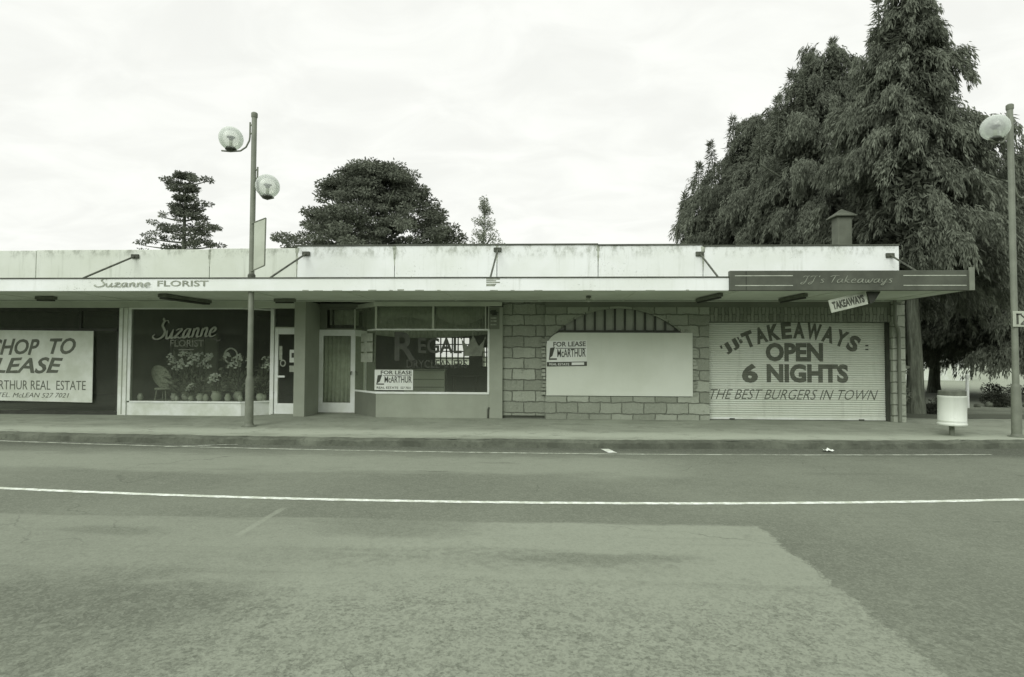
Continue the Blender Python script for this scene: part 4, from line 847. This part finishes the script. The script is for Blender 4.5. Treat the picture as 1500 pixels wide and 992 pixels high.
def leaves(name, P, D, S_, L, Wd, tone, mat, parent):
    """one rhombic leaf per row of P (base), D (long axis), S_ (side), as ONE mesh"""
    n = len(P); L = np.broadcast_to(np.asarray(L, float), (n,))[:, None]; Wd = np.broadcast_to(np.asarray(Wd, float), (n,))[:, None]
    D = D / (np.linalg.norm(D, axis=1, keepdims=True) + 1e-9); S_ = S_ - D * (S_ * D).sum(1, keepdims=True); S_ = S_ / (np.linalg.norm(S_, axis=1, keepdims=True) + 1e-9)
    V = np.stack([P, P + D * L * .45 + S_ * Wd * .5, P + D * L, P + D * L * .45 - S_ * Wd * .5], 1).reshape(-1, 3)
    me = bpy.data.meshes.new(name); me.vertices.add(4 * n); me.vertices.foreach_set('co', V.ravel()); me.loops.add(4 * n); me.loops.foreach_set('vertex_index', np.arange(4 * n)); me.polygons.add(n); me.polygons.foreach_set('loop_start', np.arange(n) * 4)
    me.update(calc_edges=True); a = me.attributes.new('tone', 'FLOAT', 'POINT'); a.data.foreach_set('value', np.repeat(np.clip(tone, 0, 1), 4)); me.materials.append(mat)
    o = bpy.data.objects.new(name, me); COL.objects.link(o); adopt(o, parent); return o
def trunk_mesh(mb, base, top, r0, r1, seg=10, wob=0.05, flare=1.5, rnd=random):
    n = 9; pts = []; rs = []
    for i in range(n):
        a = i / (n - 1); pts.append((lerp(base[0], top[0], a) + rnd.uniform(-wob, wob) * (0 < i), lerp(base[1], top[1], a) + rnd.uniform(-wob, wob) * (0 < i), lerp(base[2], top[2], a))); rs.append(lerp(r0, r1, a) * (flare if i == 0 else 1.08 if i == 1 else 1))
    pts.insert(1, (base[0], base[1], base[2] + (top[2] - base[2]) * .045)); rs.insert(1, r0 * 1.12)
    mb.tube(pts, rs, seg); return pts
def cypress(label, base, H, prof, n_b, seed, low=0.25, r0=0.24, dens=1.0, keep=None, tips=()):
    """tall weeping conifer: boughs that rise then droop, hung with strings of small sprays.  prof: (height, radius) of the outline"""
    rg = np.random.default_rng(seed); rnd = random.Random(seed)
    T = thing('cypress_tree', label, 'tree', base); tb = MB(); trunk_mesh(tb, base, (base[0], base[1], base[2] + H * 0.97), r0, 0.03, 12, 0.04, 1.4, rnd)
    ph = [p[0] for p in prof]; pr = [p[1] for p in prof]
    lob = rg.uniform(0, 6.28, 4); P = []; D = []; SS = []; LL = []; WW = []; TT = []
    for b in range(n_b):
        u = rnd.random() ** 0.85; z = lerp(low * H, H * 0.985, u); az = rnd.uniform(0, 2 * math.pi)
        rad = float(np.interp(z, ph, pr)) * (1 + 0.16 * math.sin(3 * az + lob[0] + z * 0.7) + 0.10 * math.sin(5 * az + lob[1] - z * 1.3)) * rnd.uniform(0.55, 1.2)
        rad = max(rad, 0.14); dx, dy = math.cos(az), math.sin(az); rise = rnd.uniform(0.2, 0.9) * min(rad, 2.0); droop = rnd.uniform(0.5, 1.0) * min(rad, 2.2)
        bt = rnd.uniform(0, 1) * 0.5; ns = max(5, int((3 + rad * 16) * dens)); bp_ = []; wid = rnd.uniform(.10, .2)
        for k in range(7):
            s_ = k / 6; bp_.append((base[0] + dx * rad * s_, base[1] + dy * rad * s_, base[2] + z + rise * s_ - droop * s_ * s_))
        if rad > 0.8 and b % 3 == 0: tb.tube(bp_[:4], [0.05, .04, .028, .015], 5, cap=False)
        for k in range(ns):
            s_ = rnd.uniform(0.12, 1.0) ** 0.55; side = rnd.gauss(0, wid) * (0.3 + rad * 0.4) * (1.2 - 0.65 * s_)
            q = np.array([base[0] + dx * rad * s_ - dy * side, base[1] + dy * rad * s_ + dx * side, base[2] + z + rise * s_ - droop * s_ * s_ - abs(side) * 0.45 + rnd.uniform(-.05, .08)])
            if keep is not None and not keep(q): continue
            hang = rnd.uniform(0.2, 0.85) * (0.35 + 0.3 * min(rad, 2)); m_ = int(12 + hang * 44); tt = np.sort(rg.random(m_))
            sw = rg.normal(0, 0.07, 2); pos = q + np.stack([dx * 0.16 * tt + sw[0] * tt, dy * 0.16 * tt + sw[1] * tt, -hang * tt ** 1.15], 1) + rg.normal(0, 0.05, (m_, 3)) * (1 - 0.65 * tt[:, None])
            dd = np.stack([dx * .45 + rg.normal(0, .30, m_), dy * .45 + rg.normal(0, .30, m_), -0.55 - 1.1 * tt + rg.normal(0, .2, m_)], 1)
            P.append(pos); D.append(dd); SS.append(rg.normal(0, 1, (m_, 3))); LL.append(rg.uniform(.07, .24, m_)); WW.append(rg.uniform(.014, .045, m_)); TT.append(np.clip(bt + rnd.uniform(0, .3) + 0.15 * tt + rg.normal(0, .08, m_), 0, 1))
    for (tx, ty, z0_, z1_, tr) in tips:                       # secondary leaders standing out of the crown
        lx_, ly_ = rnd.uniform(-.15, .15), rnd.uniform(-.15, .15); tb.tube([(base[0], base[1], z0_ - 1.4), (tx, ty, z0_), (tx + lx_, ty + ly_, z1_)], [.05, .035, .01], 5)
        m_ = int(420 * (z1_ - z0_) * (0.4 + tr)); tt = rg.random(m_) ** 0.8; lev = tt + rg.normal(0, .03, m_); aa = rg.uniform(0, 6.283, m_)
        rr = tr * (1.08 - tt) * rg.random(m_) ** .6 * (0.35 + 0.65 * np.cos(aa * 1.5 + tt * 9 + rnd.uniform(0, 6)) ** 2)
        P.append(np.stack([tx + lx_ * tt + rr * np.cos(aa), ty + ly_ * tt + rr * np.sin(aa), z0_ + (z1_ - z0_) * lev - rr * .35], 1)); D.append(np.stack([np.cos(aa) * .7, np.sin(aa) * .7, -.2 - rr + 0.9 * (tt > .85)], 1) + rg.normal(0, .3, (m_, 3))); SS.append(rg.normal(0, 1, (m_, 3))); LL.append(rg.uniform(.10, .26, m_)); WW.append(rg.uniform(.018, .05, m_)); TT.append(np.clip(rnd.uniform(.1, .4) + rg.uniform(0, .4, m_), 0, 1))
    # inner twigs so that the heart of the crown is closed
    m_ = int(n_b * 90 * dens); zz = rg.uniform(low * H, H * .95, m_); aa = rg.uniform(0, 6.283, m_); rr = np.interp(zz, ph, pr) * np.sqrt(rg.random(m_)) * 0.62
    Q = np.stack([base[0] + rr * np.cos(aa), base[1] + rr * np.sin(aa), base[2] + zz - 0.2], 1)
    if keep is not None: Q = Q[[bool(keep(q)) for q in Q]]
    m_ = len(Q); P.append(Q); D.append(rg.normal(0, 1, (m_, 3)) - np.array([0, 0, .6])); SS.append(rg.normal(0, 1, (m_, 3))); LL.append(rg.uniform(.14, .3, m_)); WW.append(rg.uniform(.045, .10, m_)); TT.append(rg.uniform(0, .3, m_))
    tb.build('trunk', M['bark'], T, smooth=True)
    leaves('crown', np.concatenate(P), np.concatenate(D), np.concatenate(SS), np.concatenate(LL), np.concatenate(WW), np.concatenate(TT), M['cypress'], T); return T
off_roof = lambda q: not (q[0] < 9.3 and q[1] < 8.9 and q[2] < 5.0) and not (q[0] < 9.1 and q[1] < 3.4 and q[2] < 6.6) and not (q[0] < 9.3 and q[1] < 0.6)
cypress('tall drooping conifer with a narrow spire top and bare trunk beside the shops', (10.1, 2.2, 0.13), 11.9,
        [(2.5, 1.6), (3.3, 2.7), (5, 2.8), (6.5, 2.2), (7.7, 1.65), (9.2, 1.05), (10.4, 0.75), (11.4, 0.5), (11.9, 0.25)], 250, 21, 0.30, 0.185, 1.15,
        lambda q: off_roof(q) and not (q[1] < 2.35 and q[2] < 4.2 and q[0] < 10.9) and q[2] > 2.4 and q[0] < 11.2 + max(0, 6.2 - q[2]),
        ((9.35, 2.3, 10.2, 11.5, .35), (10.75, 2.3, 9.4, 10.5, .4), (9.2, 2.2, 9.0, 10.1, .4)))
cypress('second drooping conifer with ragged twin tops behind the roof chimney', (10.0, 6.8, 0.13), 12.6,
        [(2, 2.6), (5, 3.2), (8, 2.8), (9.6, 2.1), (10.8, 1.4), (11.8, 0.9), (12.6, 0.4)], 230, 22, 0.2, 0.3, 1.0, off_roof,
        ((10.25, 6.7, 11.2, 12.75, .5), (9.45, 6.4, 10.6, 12.1, .55), (8.85, 6.7, 10.0, 11.75, .5), (8.35, 6.6, 9.2, 10.7, .5), (10.9, 6.6, 10.4, 12.0, .6), (7.75, 6.7, 8.4, 9.7, .5), (9.1, 6.2, 10.2, 11.5, .35)))
cypress('broad spreading conifer furthest left of the group behind the shop roof', (9.3, 10.8, 0.13), 11.8,
        [(2.5, 3.4), (5.5, 3.1), (7, 3.6), (8.2, 3.4), (9.2, 2.9), (10.2, 2.1), (11, 1.4), (11.8, 0.8)], 260, 23, 0.3, 0.3, 0.9, lambda q: off_roof(q) and q[0] > 5.75 + max(0, q[2] - 7) * 0.3,
        ((6.6, 10.5, 8.3, 9.7, .5), (7.3, 10.6, 9.2, 10.6, .5), (6.0, 10.6, 7.2, 8.4, .45), (8.1, 10.5, 10.2, 11.7, .5)))
cypress('lower round-headed conifer at the right edge with boughs sweeping over the lawn', (17.6, 7.2, 0.13), 8.9,
        [(1, 3.5), (3, 4.4), (5, 4.0), (6.8, 3.1), (8, 2.0), (8.9, 0.7)], 300, 24, 0.2, 0.28, 0.95, lambda q: q[2] > 1.6)
cypress('dark conifer filling the gap behind the bare trunk and the litter bin', (17.0, 12.0, 0.13), 8.5,
        [(1.2, 3.8), (3, 4.6), (5, 4.0), (7, 2.4), (8.5, 0.4)], 240, 25, 0.18, 0.2, 0.8, lambda q: q[2] > 1.9)

def clumps(T, cl, per, lsz, mat, seed, flat=0.45, dr=0.25):
    """clumps: (x,y,z,radius) -> leafy tufts, flatter than they are wide"""
    rg = np.random.default_rng(seed); P = []; D = []; TT = []
    for (x_, y_, z_, r_) in cl:
        m_ = int(per * r_ * r_) + 12; v = rg.normal(0, 1, (m_, 3)); v /= np.linalg.norm(v, axis=1, keepdims=True); k = rg.random(m_)[:, None] ** 0.4
        P.append(np.array([x_, y_, z_]) + v * k * np.array([r_, r_, r_ * flat])); D.append(v * np.array([1, 1, .6]) + rg.normal(0, .45, (m_, 3)) - np.array([0, 0, dr])); TT.append(np.clip(rg.uniform(0, .6) + rg.normal(.15, .15, m_), 0, 1))
    P = np.concatenate(P); D = np.concatenate(D); n = len(P)
    return leaves('crown', P, D, rg.normal(0, 1, (n, 3)), rg.uniform(.7, 1.3, n) * lsz, rg.uniform(.35, .6, n) * lsz, np.concatenate(TT), mat, T)
# tiered conifer, left, far behind the roof
T = thing('tiered_tree', 'dark tiered conifer with flat layered branches above the florist roof', 'tree', (-24.6, 25, 0.13)); tb = MB(); trunk_mesh(tb, (-24.6, 25, 0.1), (-24.5, 25, 13.6), 0.3, 0.05, 8); rnd = random.Random(31); cl = []
for (z_, rx0, rx1) in ((14.0, -.3, .4), (13.55, -1.3, 1.4), (13.1, -.7, .8), (12.5, -.45, .7), (11.85, -.5, 1.6), (11.5, -.7, 1.2), (11.1, -1.4, 1.2), (10.5, -1.9, 1.5), (10.1, -1.1, 2.1), (9.6, -2.2, 1.3), (9.1, -2.5, 2.3), (8.3, -2.7, 2.6), (7.3, -2.8, 2.8)):
    rx0 *= 1.22; rx1 *= 1.22
    for k in range(13):
        a = rnd.uniform(-1, 1); xx = rx1 * a if a > 0 else -rx0 * a; yy = rnd.uniform(-.6, .6) * (rx1 - rx0) * .5 * math.sqrt(max(0, 1 - a * a)); cl.append((-24.55 + xx, 25 + yy, z_ + 0.10 * abs(xx) + rnd.uniform(-.1, .1), rnd.uniform(.2, .46)))
    for sx in (rx0, rx1): tb.tube([(-24.55, 25, z_ - .25), (-24.55 + sx * .5, 25, z_ - .12), (-24.55 + sx * .9, 25, z_ + .05)], [.07, .05, .02], 5)
tb.build('trunk', M['bark'], T, smooth=True); clumps(T, cl, 700, 0.17, M['evergreen'], 31, 0.4)
# broad evergreen in the middle
T = thing('broad_tree', 'wide dark dome-shaped evergreen with small gaps behind the middle of the roof', 'tree', (-11.2, 25, 0.13)); tb = MB(); trunk_mesh(tb, (-11.2, 25, 0.1), (-11.0, 25, 10.5), 0.5, 0.2, 10); rnd = random.Random(32); cl = []
out = [(5.5, -5.0, 5.0), (7.5, -6.2, 6.0), (9.2, -6.5, 6.2), (9.8, -5.6, 5.9), (10.5, -4.5, 5.2), (11.5, -4.3, 4.4), (12.5, -3.7, 3.7), (13.3, -3.2, 3.2), (14.0, -2.2, 2.3), (14.5, -0.9, 1.0)]
zs = [o[0] for o in out]
for k in range(640):
    z_ = rnd.uniform(5.5, 14.35); l = np.interp(z_, zs, [o[1] for o in out]); r_ = np.interp(z_, zs, [o[2] for o in out]); a = rnd.uniform(0, 6.283); q = rnd.random() ** 0.45; cx_ = (l + r_) / 2; hw = (r_ - l) / 2
    xx = cx_ + hw * q * math.cos(a); yy = hw * .8 * q * math.sin(a)
    if (xx + 0.6) ** 2 / 0.30 + (z_ - 11.6) ** 2 / 0.55 < 1 or (xx + 2.4) ** 2 / 0.2 + (z_ - 11.9) ** 2 / .05 < 1: continue
    cl.append((-11.1 + xx, 25 + yy, z_ + rnd.uniform(-.1, .1), rnd.uniform(.38, .85)))
for k in range(16):
    a = rnd.uniform(0, 6.283); L_ = rnd.uniform(2.5, 4.5); z_ = rnd.uniform(5, 10); tb.tube([(-11.1, 25, z_), (-11.1 + math.cos(a) * L_ * .5, 25 + math.sin(a) * L_ * .5, z_ + 1.2), (-11.1 + math.cos(a) * L_, 25 + math.sin(a) * L_, z_ + 2.4)], [.14, .09, .04], 6)
tb.build('trunk', M['bark'], T, smooth=True); clumps(T, cl, 420, 0.2, M['evergreen'], 32, 0.42)
# thin sparse tree
T = thing('sparse_tree', 'thin pale sparse tree showing sky through its twigs behind the roof', 'tree', (-3.75, 25, 0.13)); tb = MB(); trunk_mesh(tb, (-3.75, 25, 0.1), (-3.7, 25, 12.3), 0.12, 0.015, 6, 0.05); rnd = random.Random(33); cl = []
for k in range(150):
    z_ = rnd.uniform(5.5, 12.2); hw = np.interp(z_, [5.5, 8, 9.5, 10.8, 12.2], [1.6, 1.5, 1.15, .7, .12]); a = rnd.uniform(0, 6.283); q = rnd.uniform(.3, 1) * hw; e = (-3.75 + math.cos(a) * q, 25 + math.sin(a) * q, z_)
    tb.tube([(-3.74, 25, z_ - q * 1.1), ((-3.75 + e[0]) / 2, (25 + e[1]) / 2, z_ - q * .5), e], [.025, .018, .008], 4, cap=False); cl.append((*e, rnd.uniform(.12, .3)))
cl += [(-2.85, 25, 9.4, .3), (-2.6, 25, 9.1, .35), (-2.9, 25.2, 8.8, .4)]
tb.build('trunk', M['bark'], T, smooth=True); clumps(T, cl, 520, 0.13, M['pale_leaf'], 33, 1.1)

def shrub(name, label, cat, cl, per, sz, mat, seed, stem=True):
    c0 = cl[0]; T = thing(name, label, cat, (c0[0], c0[1], 0.13)); 
    if stem:
        mb = MB()
        for c_ in cl[:6]: mb.tube([(c0[0], c0[1], 0.1), ((c0[0] + c_[0]) / 2, (c0[1] + c_[1]) / 2, c_[2] * .6), (c_[0], c_[1], c_[2])], [.02, .015, .008], 5)
        mb.build('stem', M['bark'], T)
    o = clumps(T, cl, per, sz, mat, seed, 0.9); return T
rnd = random.Random(41)
shrub('garden_shrub', 'tall leafy shrub squeezed between the end pier and the bare trunk', 'shrub', [(9.35 + rnd.uniform(-.3, .3), 2.4 + rnd.uniform(-.4, .4), rnd.uniform(.35, 1.7), rnd.uniform(.16, .3)) for k in range(22)], 3200, .12, M['pale_leaf'], 41)
shrub('garden_shrub', 'low dark bush standing alone on the lawn near the lamp post', 'shrub', [(14.0 + rnd.uniform(-.22, .22), 4.6 + rnd.uniform(-.2, .2), rnd.uniform(.2, .48), rnd.uniform(.1, .17)) for k in range(12)], 9000, .07, M['hedge'], 42)
shrub('garden_shrub', 'clump of rough growth at the foot of the bare conifer trunk', 'shrub', [(10.65 + rnd.uniform(-.3, .25), 2.05 + rnd.uniform(-.2, .2), rnd.uniform(.18, .42), rnd.uniform(.1, .2)) for k in range(14)], 7000, .07, M['hedge'], 43)
hd_ = [(18.5 + k * 0.33, 11.0 + rnd.uniform(-.15, .15), rnd.uniform(.22, .42), rnd.uniform(.2, .3)) for k in range(60)]
shrub('low_hedge', 'low clipped dark hedge along the far side of the lawn', 'hedge', hd_, 3600, .08, M['hedge'], 44, False)
for (x_, y_, r_, lab) in ((13.3, 4.4, .085, 'small dark stone on the lawn between the white post and the bush'), (13.72, 4.5, .11, 'squat dark stone touching the left side of the lone lawn bush'), (14.45, 4.45, .08, 'small flat stone on the lawn just right of the lone bush'), (14.8, 4.5, .09, 'rounded stone on the lawn closest to the corner lamp post')):
    mb = MB().ico((x_, y_, 0.13 + r_ * .6), r_, 2, (1.1, 1, .9), 0.12); tag(mb.build('stone', M['rock'], smooth=True), lab, 'stone', 'stones on the lawn')
# pale house seen through the trees, beyond the hedge
H = thing('house', 'pale low house seen in the gap under the trees behind the litter bin', 'house', (29, 28, 0.13))
MB().box(23, 28.6, 26, 32, 0.1, 2.2).build('wall', M['white_dull'], H); MB().add([(22.6, 25.5, 2.2), (29, 25.5, 2.2), (29, 32.5, 2.2), (22.6, 32.5, 2.2), (24.5, 29, 4.0), (27, 29, 4.0)], [(0, 1, 5, 4), (1, 2, 5), (2, 3, 4, 5), (3, 0, 4), (0, 3, 2, 1)]).build('roof', M['roofing'], H)
for q in (23.6,):
    wn_ = MB().box(q, q + 1.3, 25.96, 26.02, 0.95, 1.9).build('window', M['white'], H); MB().box(q + .08, q + 1.22, 25.94, 25.958, 1.02, 1.83).build('pane', M['dark_frame'], wn_)

# ------------------------------------------------------------------ florist display (behind the glass)
rnd = random.Random(51)
def tuft(name, label, cat, x_, y_, z_, h, spread, flowers, nl=26, lm_=None, vase=None, group='florist display'):
    T = thing(name, label, cat, (x_, y_, z_), group); rg = np.random.default_rng(int(abs(x_ * 1000)) + flowers)
    vz = 0.0
    if vase: MB().lathe((x_, y_, z_), [(vase * .7, 0), (vase, vase * .9), (vase * .75, vase * 1.6), (vase * .9, vase * 1.9)], 14).build('vase', M['pot'], T, smooth=True); vz = vase * 1.7
    st = MB(); fl_ = MB(); P = []; D = []
    for k in range(flowers):
        a = rnd.uniform(0, 6.28); r_ = spread * math.sqrt(rnd.random()); e = (x_ + r_ * math.cos(a), y_ + r_ * .6 * math.sin(a), z_ + vz + h * rnd.uniform(.65, 1.0)); st.tube([(x_, y_, z_ + vz * .8), ((x_ + e[0]) / 2, (y_ + e[1]) / 2, z_ + vz + h * .4), e], .006, 4, cap=False)
        q = rnd.uniform(.035, .07)
        for j in range(6):
            b = j * 1.047; fl_.ico((e[0] + q * math.cos(b), e[1] + q * .4 * math.sin(b), e[2] + q * math.sin(b * 1.3) * .8), q * .6, 1, (1, .6, .8), .25)
    m_ = nl * 6; v = rg.normal(0, 1, (m_, 3)); pos = np.array([x_, y_, z_ + vz]) + np.abs(rg.random((m_, 1))) * np.stack([v[:, 0] * spread * .7, v[:, 1] * spread * .4, np.abs(v[:, 2]) * h * .45], 1)
    leaves('foliage', pos, v * np.array([1, .7, .5]) + np.array([0, 0, .7]), rg.normal(0, 1, (m_, 3)), rg.uniform(.08, .2, m_), rg.uniform(.025, .06, m_), rg.random(m_), lm_ or M['pale_leaf'], T)
    if flowers: st.build('stems', M['leafdark'], T); fl_.build('blossoms', M['petal'], T)
    return T
Z = 0.475
tuft('flower_arrangement', 'large spray of pale lilies in the middle of the florist window', 'flowers', -8.70, .42, Z, 1.0, .42, 26, 60, vase=.11)
tuft('flower_arrangement', 'upright pale gladioli left of the lilies in the florist window', 'flowers', -9.28, .5, Z, 1.0, .18, 14, 44, vase=.09)
tuft('flower_arrangement', 'white carnations in a low bowl beneath the florist window lilies', 'flowers', -8.02, .22, Z, .40, .16, 9, 30, vase=.13)
tuft('flower_arrangement', 'spray of dark foliage with pale blooms beside the wreath in the florist window', 'flowers', -7.62, .5, Z, 1.0, .36, 13, 60, vase=.12)
for x_, y_, h, s_, lab in ((-8.45, .25, .42, .2, 'short feathery pot plant at the front centre of the florist window'), (-8.95, .45, .6, .26, 'bushy pot plant behind the wicker chair in the florist window'), (-7.05, .5, .5, .2, 'dark trailing pot plant in the angled end of the florist window')):
    tuft('pot_plant', lab, 'plant', x_, y_, Z, h, s_, 0, 40, M['pale_leaf'] if x_ < -8 else M['hedge'], .1)
for x_, y_, r_, lab, mt in ((-8.28, .2, .07, 'small pale vase front row left of the carnations', 'pot'), (-7.72, .2, .075, 'white lidded ginger jar in the florist front row', 'pot'), (-7.42, .22, .06, 'small white cup beside the ginger jar in the florist window', 'pot'), (-10.0, .25, .07, 'pale jar at the far left of the florist window', 'pot'), (-9.02, .2, .05, 'tiny pale dish in front of the wicker chair legs', 'pot'), (-7.2, .28, .05, 'small pale pot beside the lamp post in the florist window', 'pot')):
    o = MB().lathe((x_, y_, Z), [(r_ * .7, 0), (r_ * 1.05, r_ * 1.1), (r_ * .7, r_ * 2.0), (r_ * .5, r_ * 2.3), (r_ * .65, r_ * 2.5)], 14).build('jar', M[mt], smooth=True); tag(o, lab, 'jar', 'florist display')
tuft('flower_arrangement', 'low posy of small white flowers at the sill below the lilies', 'flowers', -8.66, .2, Z, .26, .14, 10, 16, vase=.07)
tuft('flower_arrangement', 'tall dark fern with pale sprigs in the angled end of the florist window', 'flowers', -7.0, .55, Z, .95, .22, 6, 50, vase=.1)
tuft('pot_plant', 'wide dark leafy plant filling the florist window behind the gladioli', 'plant', -9.15, .85, Z, .9, .35, 0, 80, M['pale_leaf'], .12)
tuft('pot_plant', 'upright leafy plant between the lilies and the wreath stand', 'plant', -8.25, .75, Z, .8, .25, 0, 60, M['pale_leaf'], .12)
ch = thing('wicker_chair', 'small fan-backed wicker chair at the left of the florist window', 'chair', (-9.55, .45, Z), 'florist display')
def fan(u, v): return (-9.72 + .27 * u * math.cos(v) - .05 * math.sin(v) * u, .62 + 0.05 * u, Z + .56 + .27 * u * math.sin(v) * 1.05 - .08 * u * math.cos(v))
fb = MB(); vs = [fan(0, 0)] + [fan(1, 6.283 * k / 24) for k in range(24)]; fb.add(vs, [(0, 1 + k, 1 + (k + 1) % 24) for k in range(24)]); solid(fb.build('backrest', M['wicker'], ch), .02); MB().tube([fan(1.02, 6.283 * k / 24) for k in range(25)], .014, 6).build('back_rim', M['wicker'], ch)
MB().lathe((-9.5, .42, Z), [(.2, .26), (.22, .28), (.2, .31)], 18).build('seat', M['wicker'], ch)
for a in (.6, 2.2, 3.8, 5.4): MB().tube([(-9.5 + .17 * math.cos(a), .42 + .14 * math.sin(a), Z + .26), (-9.5 + .21 * math.cos(a), .42 + .17 * math.sin(a), Z)], .014, 6).build('leg', M['wicker'], ch)
wr = thing('wreath', 'round ring wreath standing on a stand in the florist window', 'wreath', (-7.92, .7, Z), 'florist display')
MB().tube([(-7.92 + .17 * math.cos(6.283 * k / 28), .68, 1.60 + .19 * math.sin(6.283 * k / 28)) for k in range(29)], .022, 8).build('ring', M['petal'], wr, smooth=True)
MB().tube([(-7.98, .7, Z), (-7.95, .7, 1.0), (-7.92, .7, 1.41)], [.05, .04, .012], 8).build('stand', M['leafmid'], wr)
MB().box(-10.1, -8.75, 1.56, 1.6, 0.15, 2.15).build('display_screen', M['room'], B)
for q in (-10.05, -9.6, -9.15, -8.78): MB().box(q - .02, q + .02, 1.53, 1.559, 0.15, 2.2).build('screen_post', M['wood'], B)
# dry cleaner's counter and a rail behind the glass
ct = thing('shop_counter', 'pale panelled counter inside the dry cleaner window behind the FOR LEASE poster', 'counter', (-2.9, 1.2, 0.15))
MB().box(-3.5, -2.44, 1.05, 1.45, 0.15, 1.24).build('front_panel', M['lintel'], ct); MB().box(-3.54, -2.40, 1.0, 1.5, 1.241, 1.28).build('counter_top', M['wood'], ct)
for zz in (.80, 1.0): MB().box(-3.48, -2.46, 1.035, 1.0485, zz, zz + .02).build('moulding', M['wood'], ct)
rl = thing('garment_rail', 'low dark garment rail inside the dry cleaner window on the right', 'rail', (-1.9, 2.2, 0.15))
MB().tube([(-2.45, 2.2, 1.05), (-1.05, 2.2, 1.05)], .018, 8).build('rail', M['pole'], rl)
for q in (-2.4, -1.75, -1.1): MB().tube([(q, 2.2, 0.15), (q, 2.2, 1.05)], .018, 8).build('leg', M['pole_dark'], rl)
bpy.context.view_layer.update()
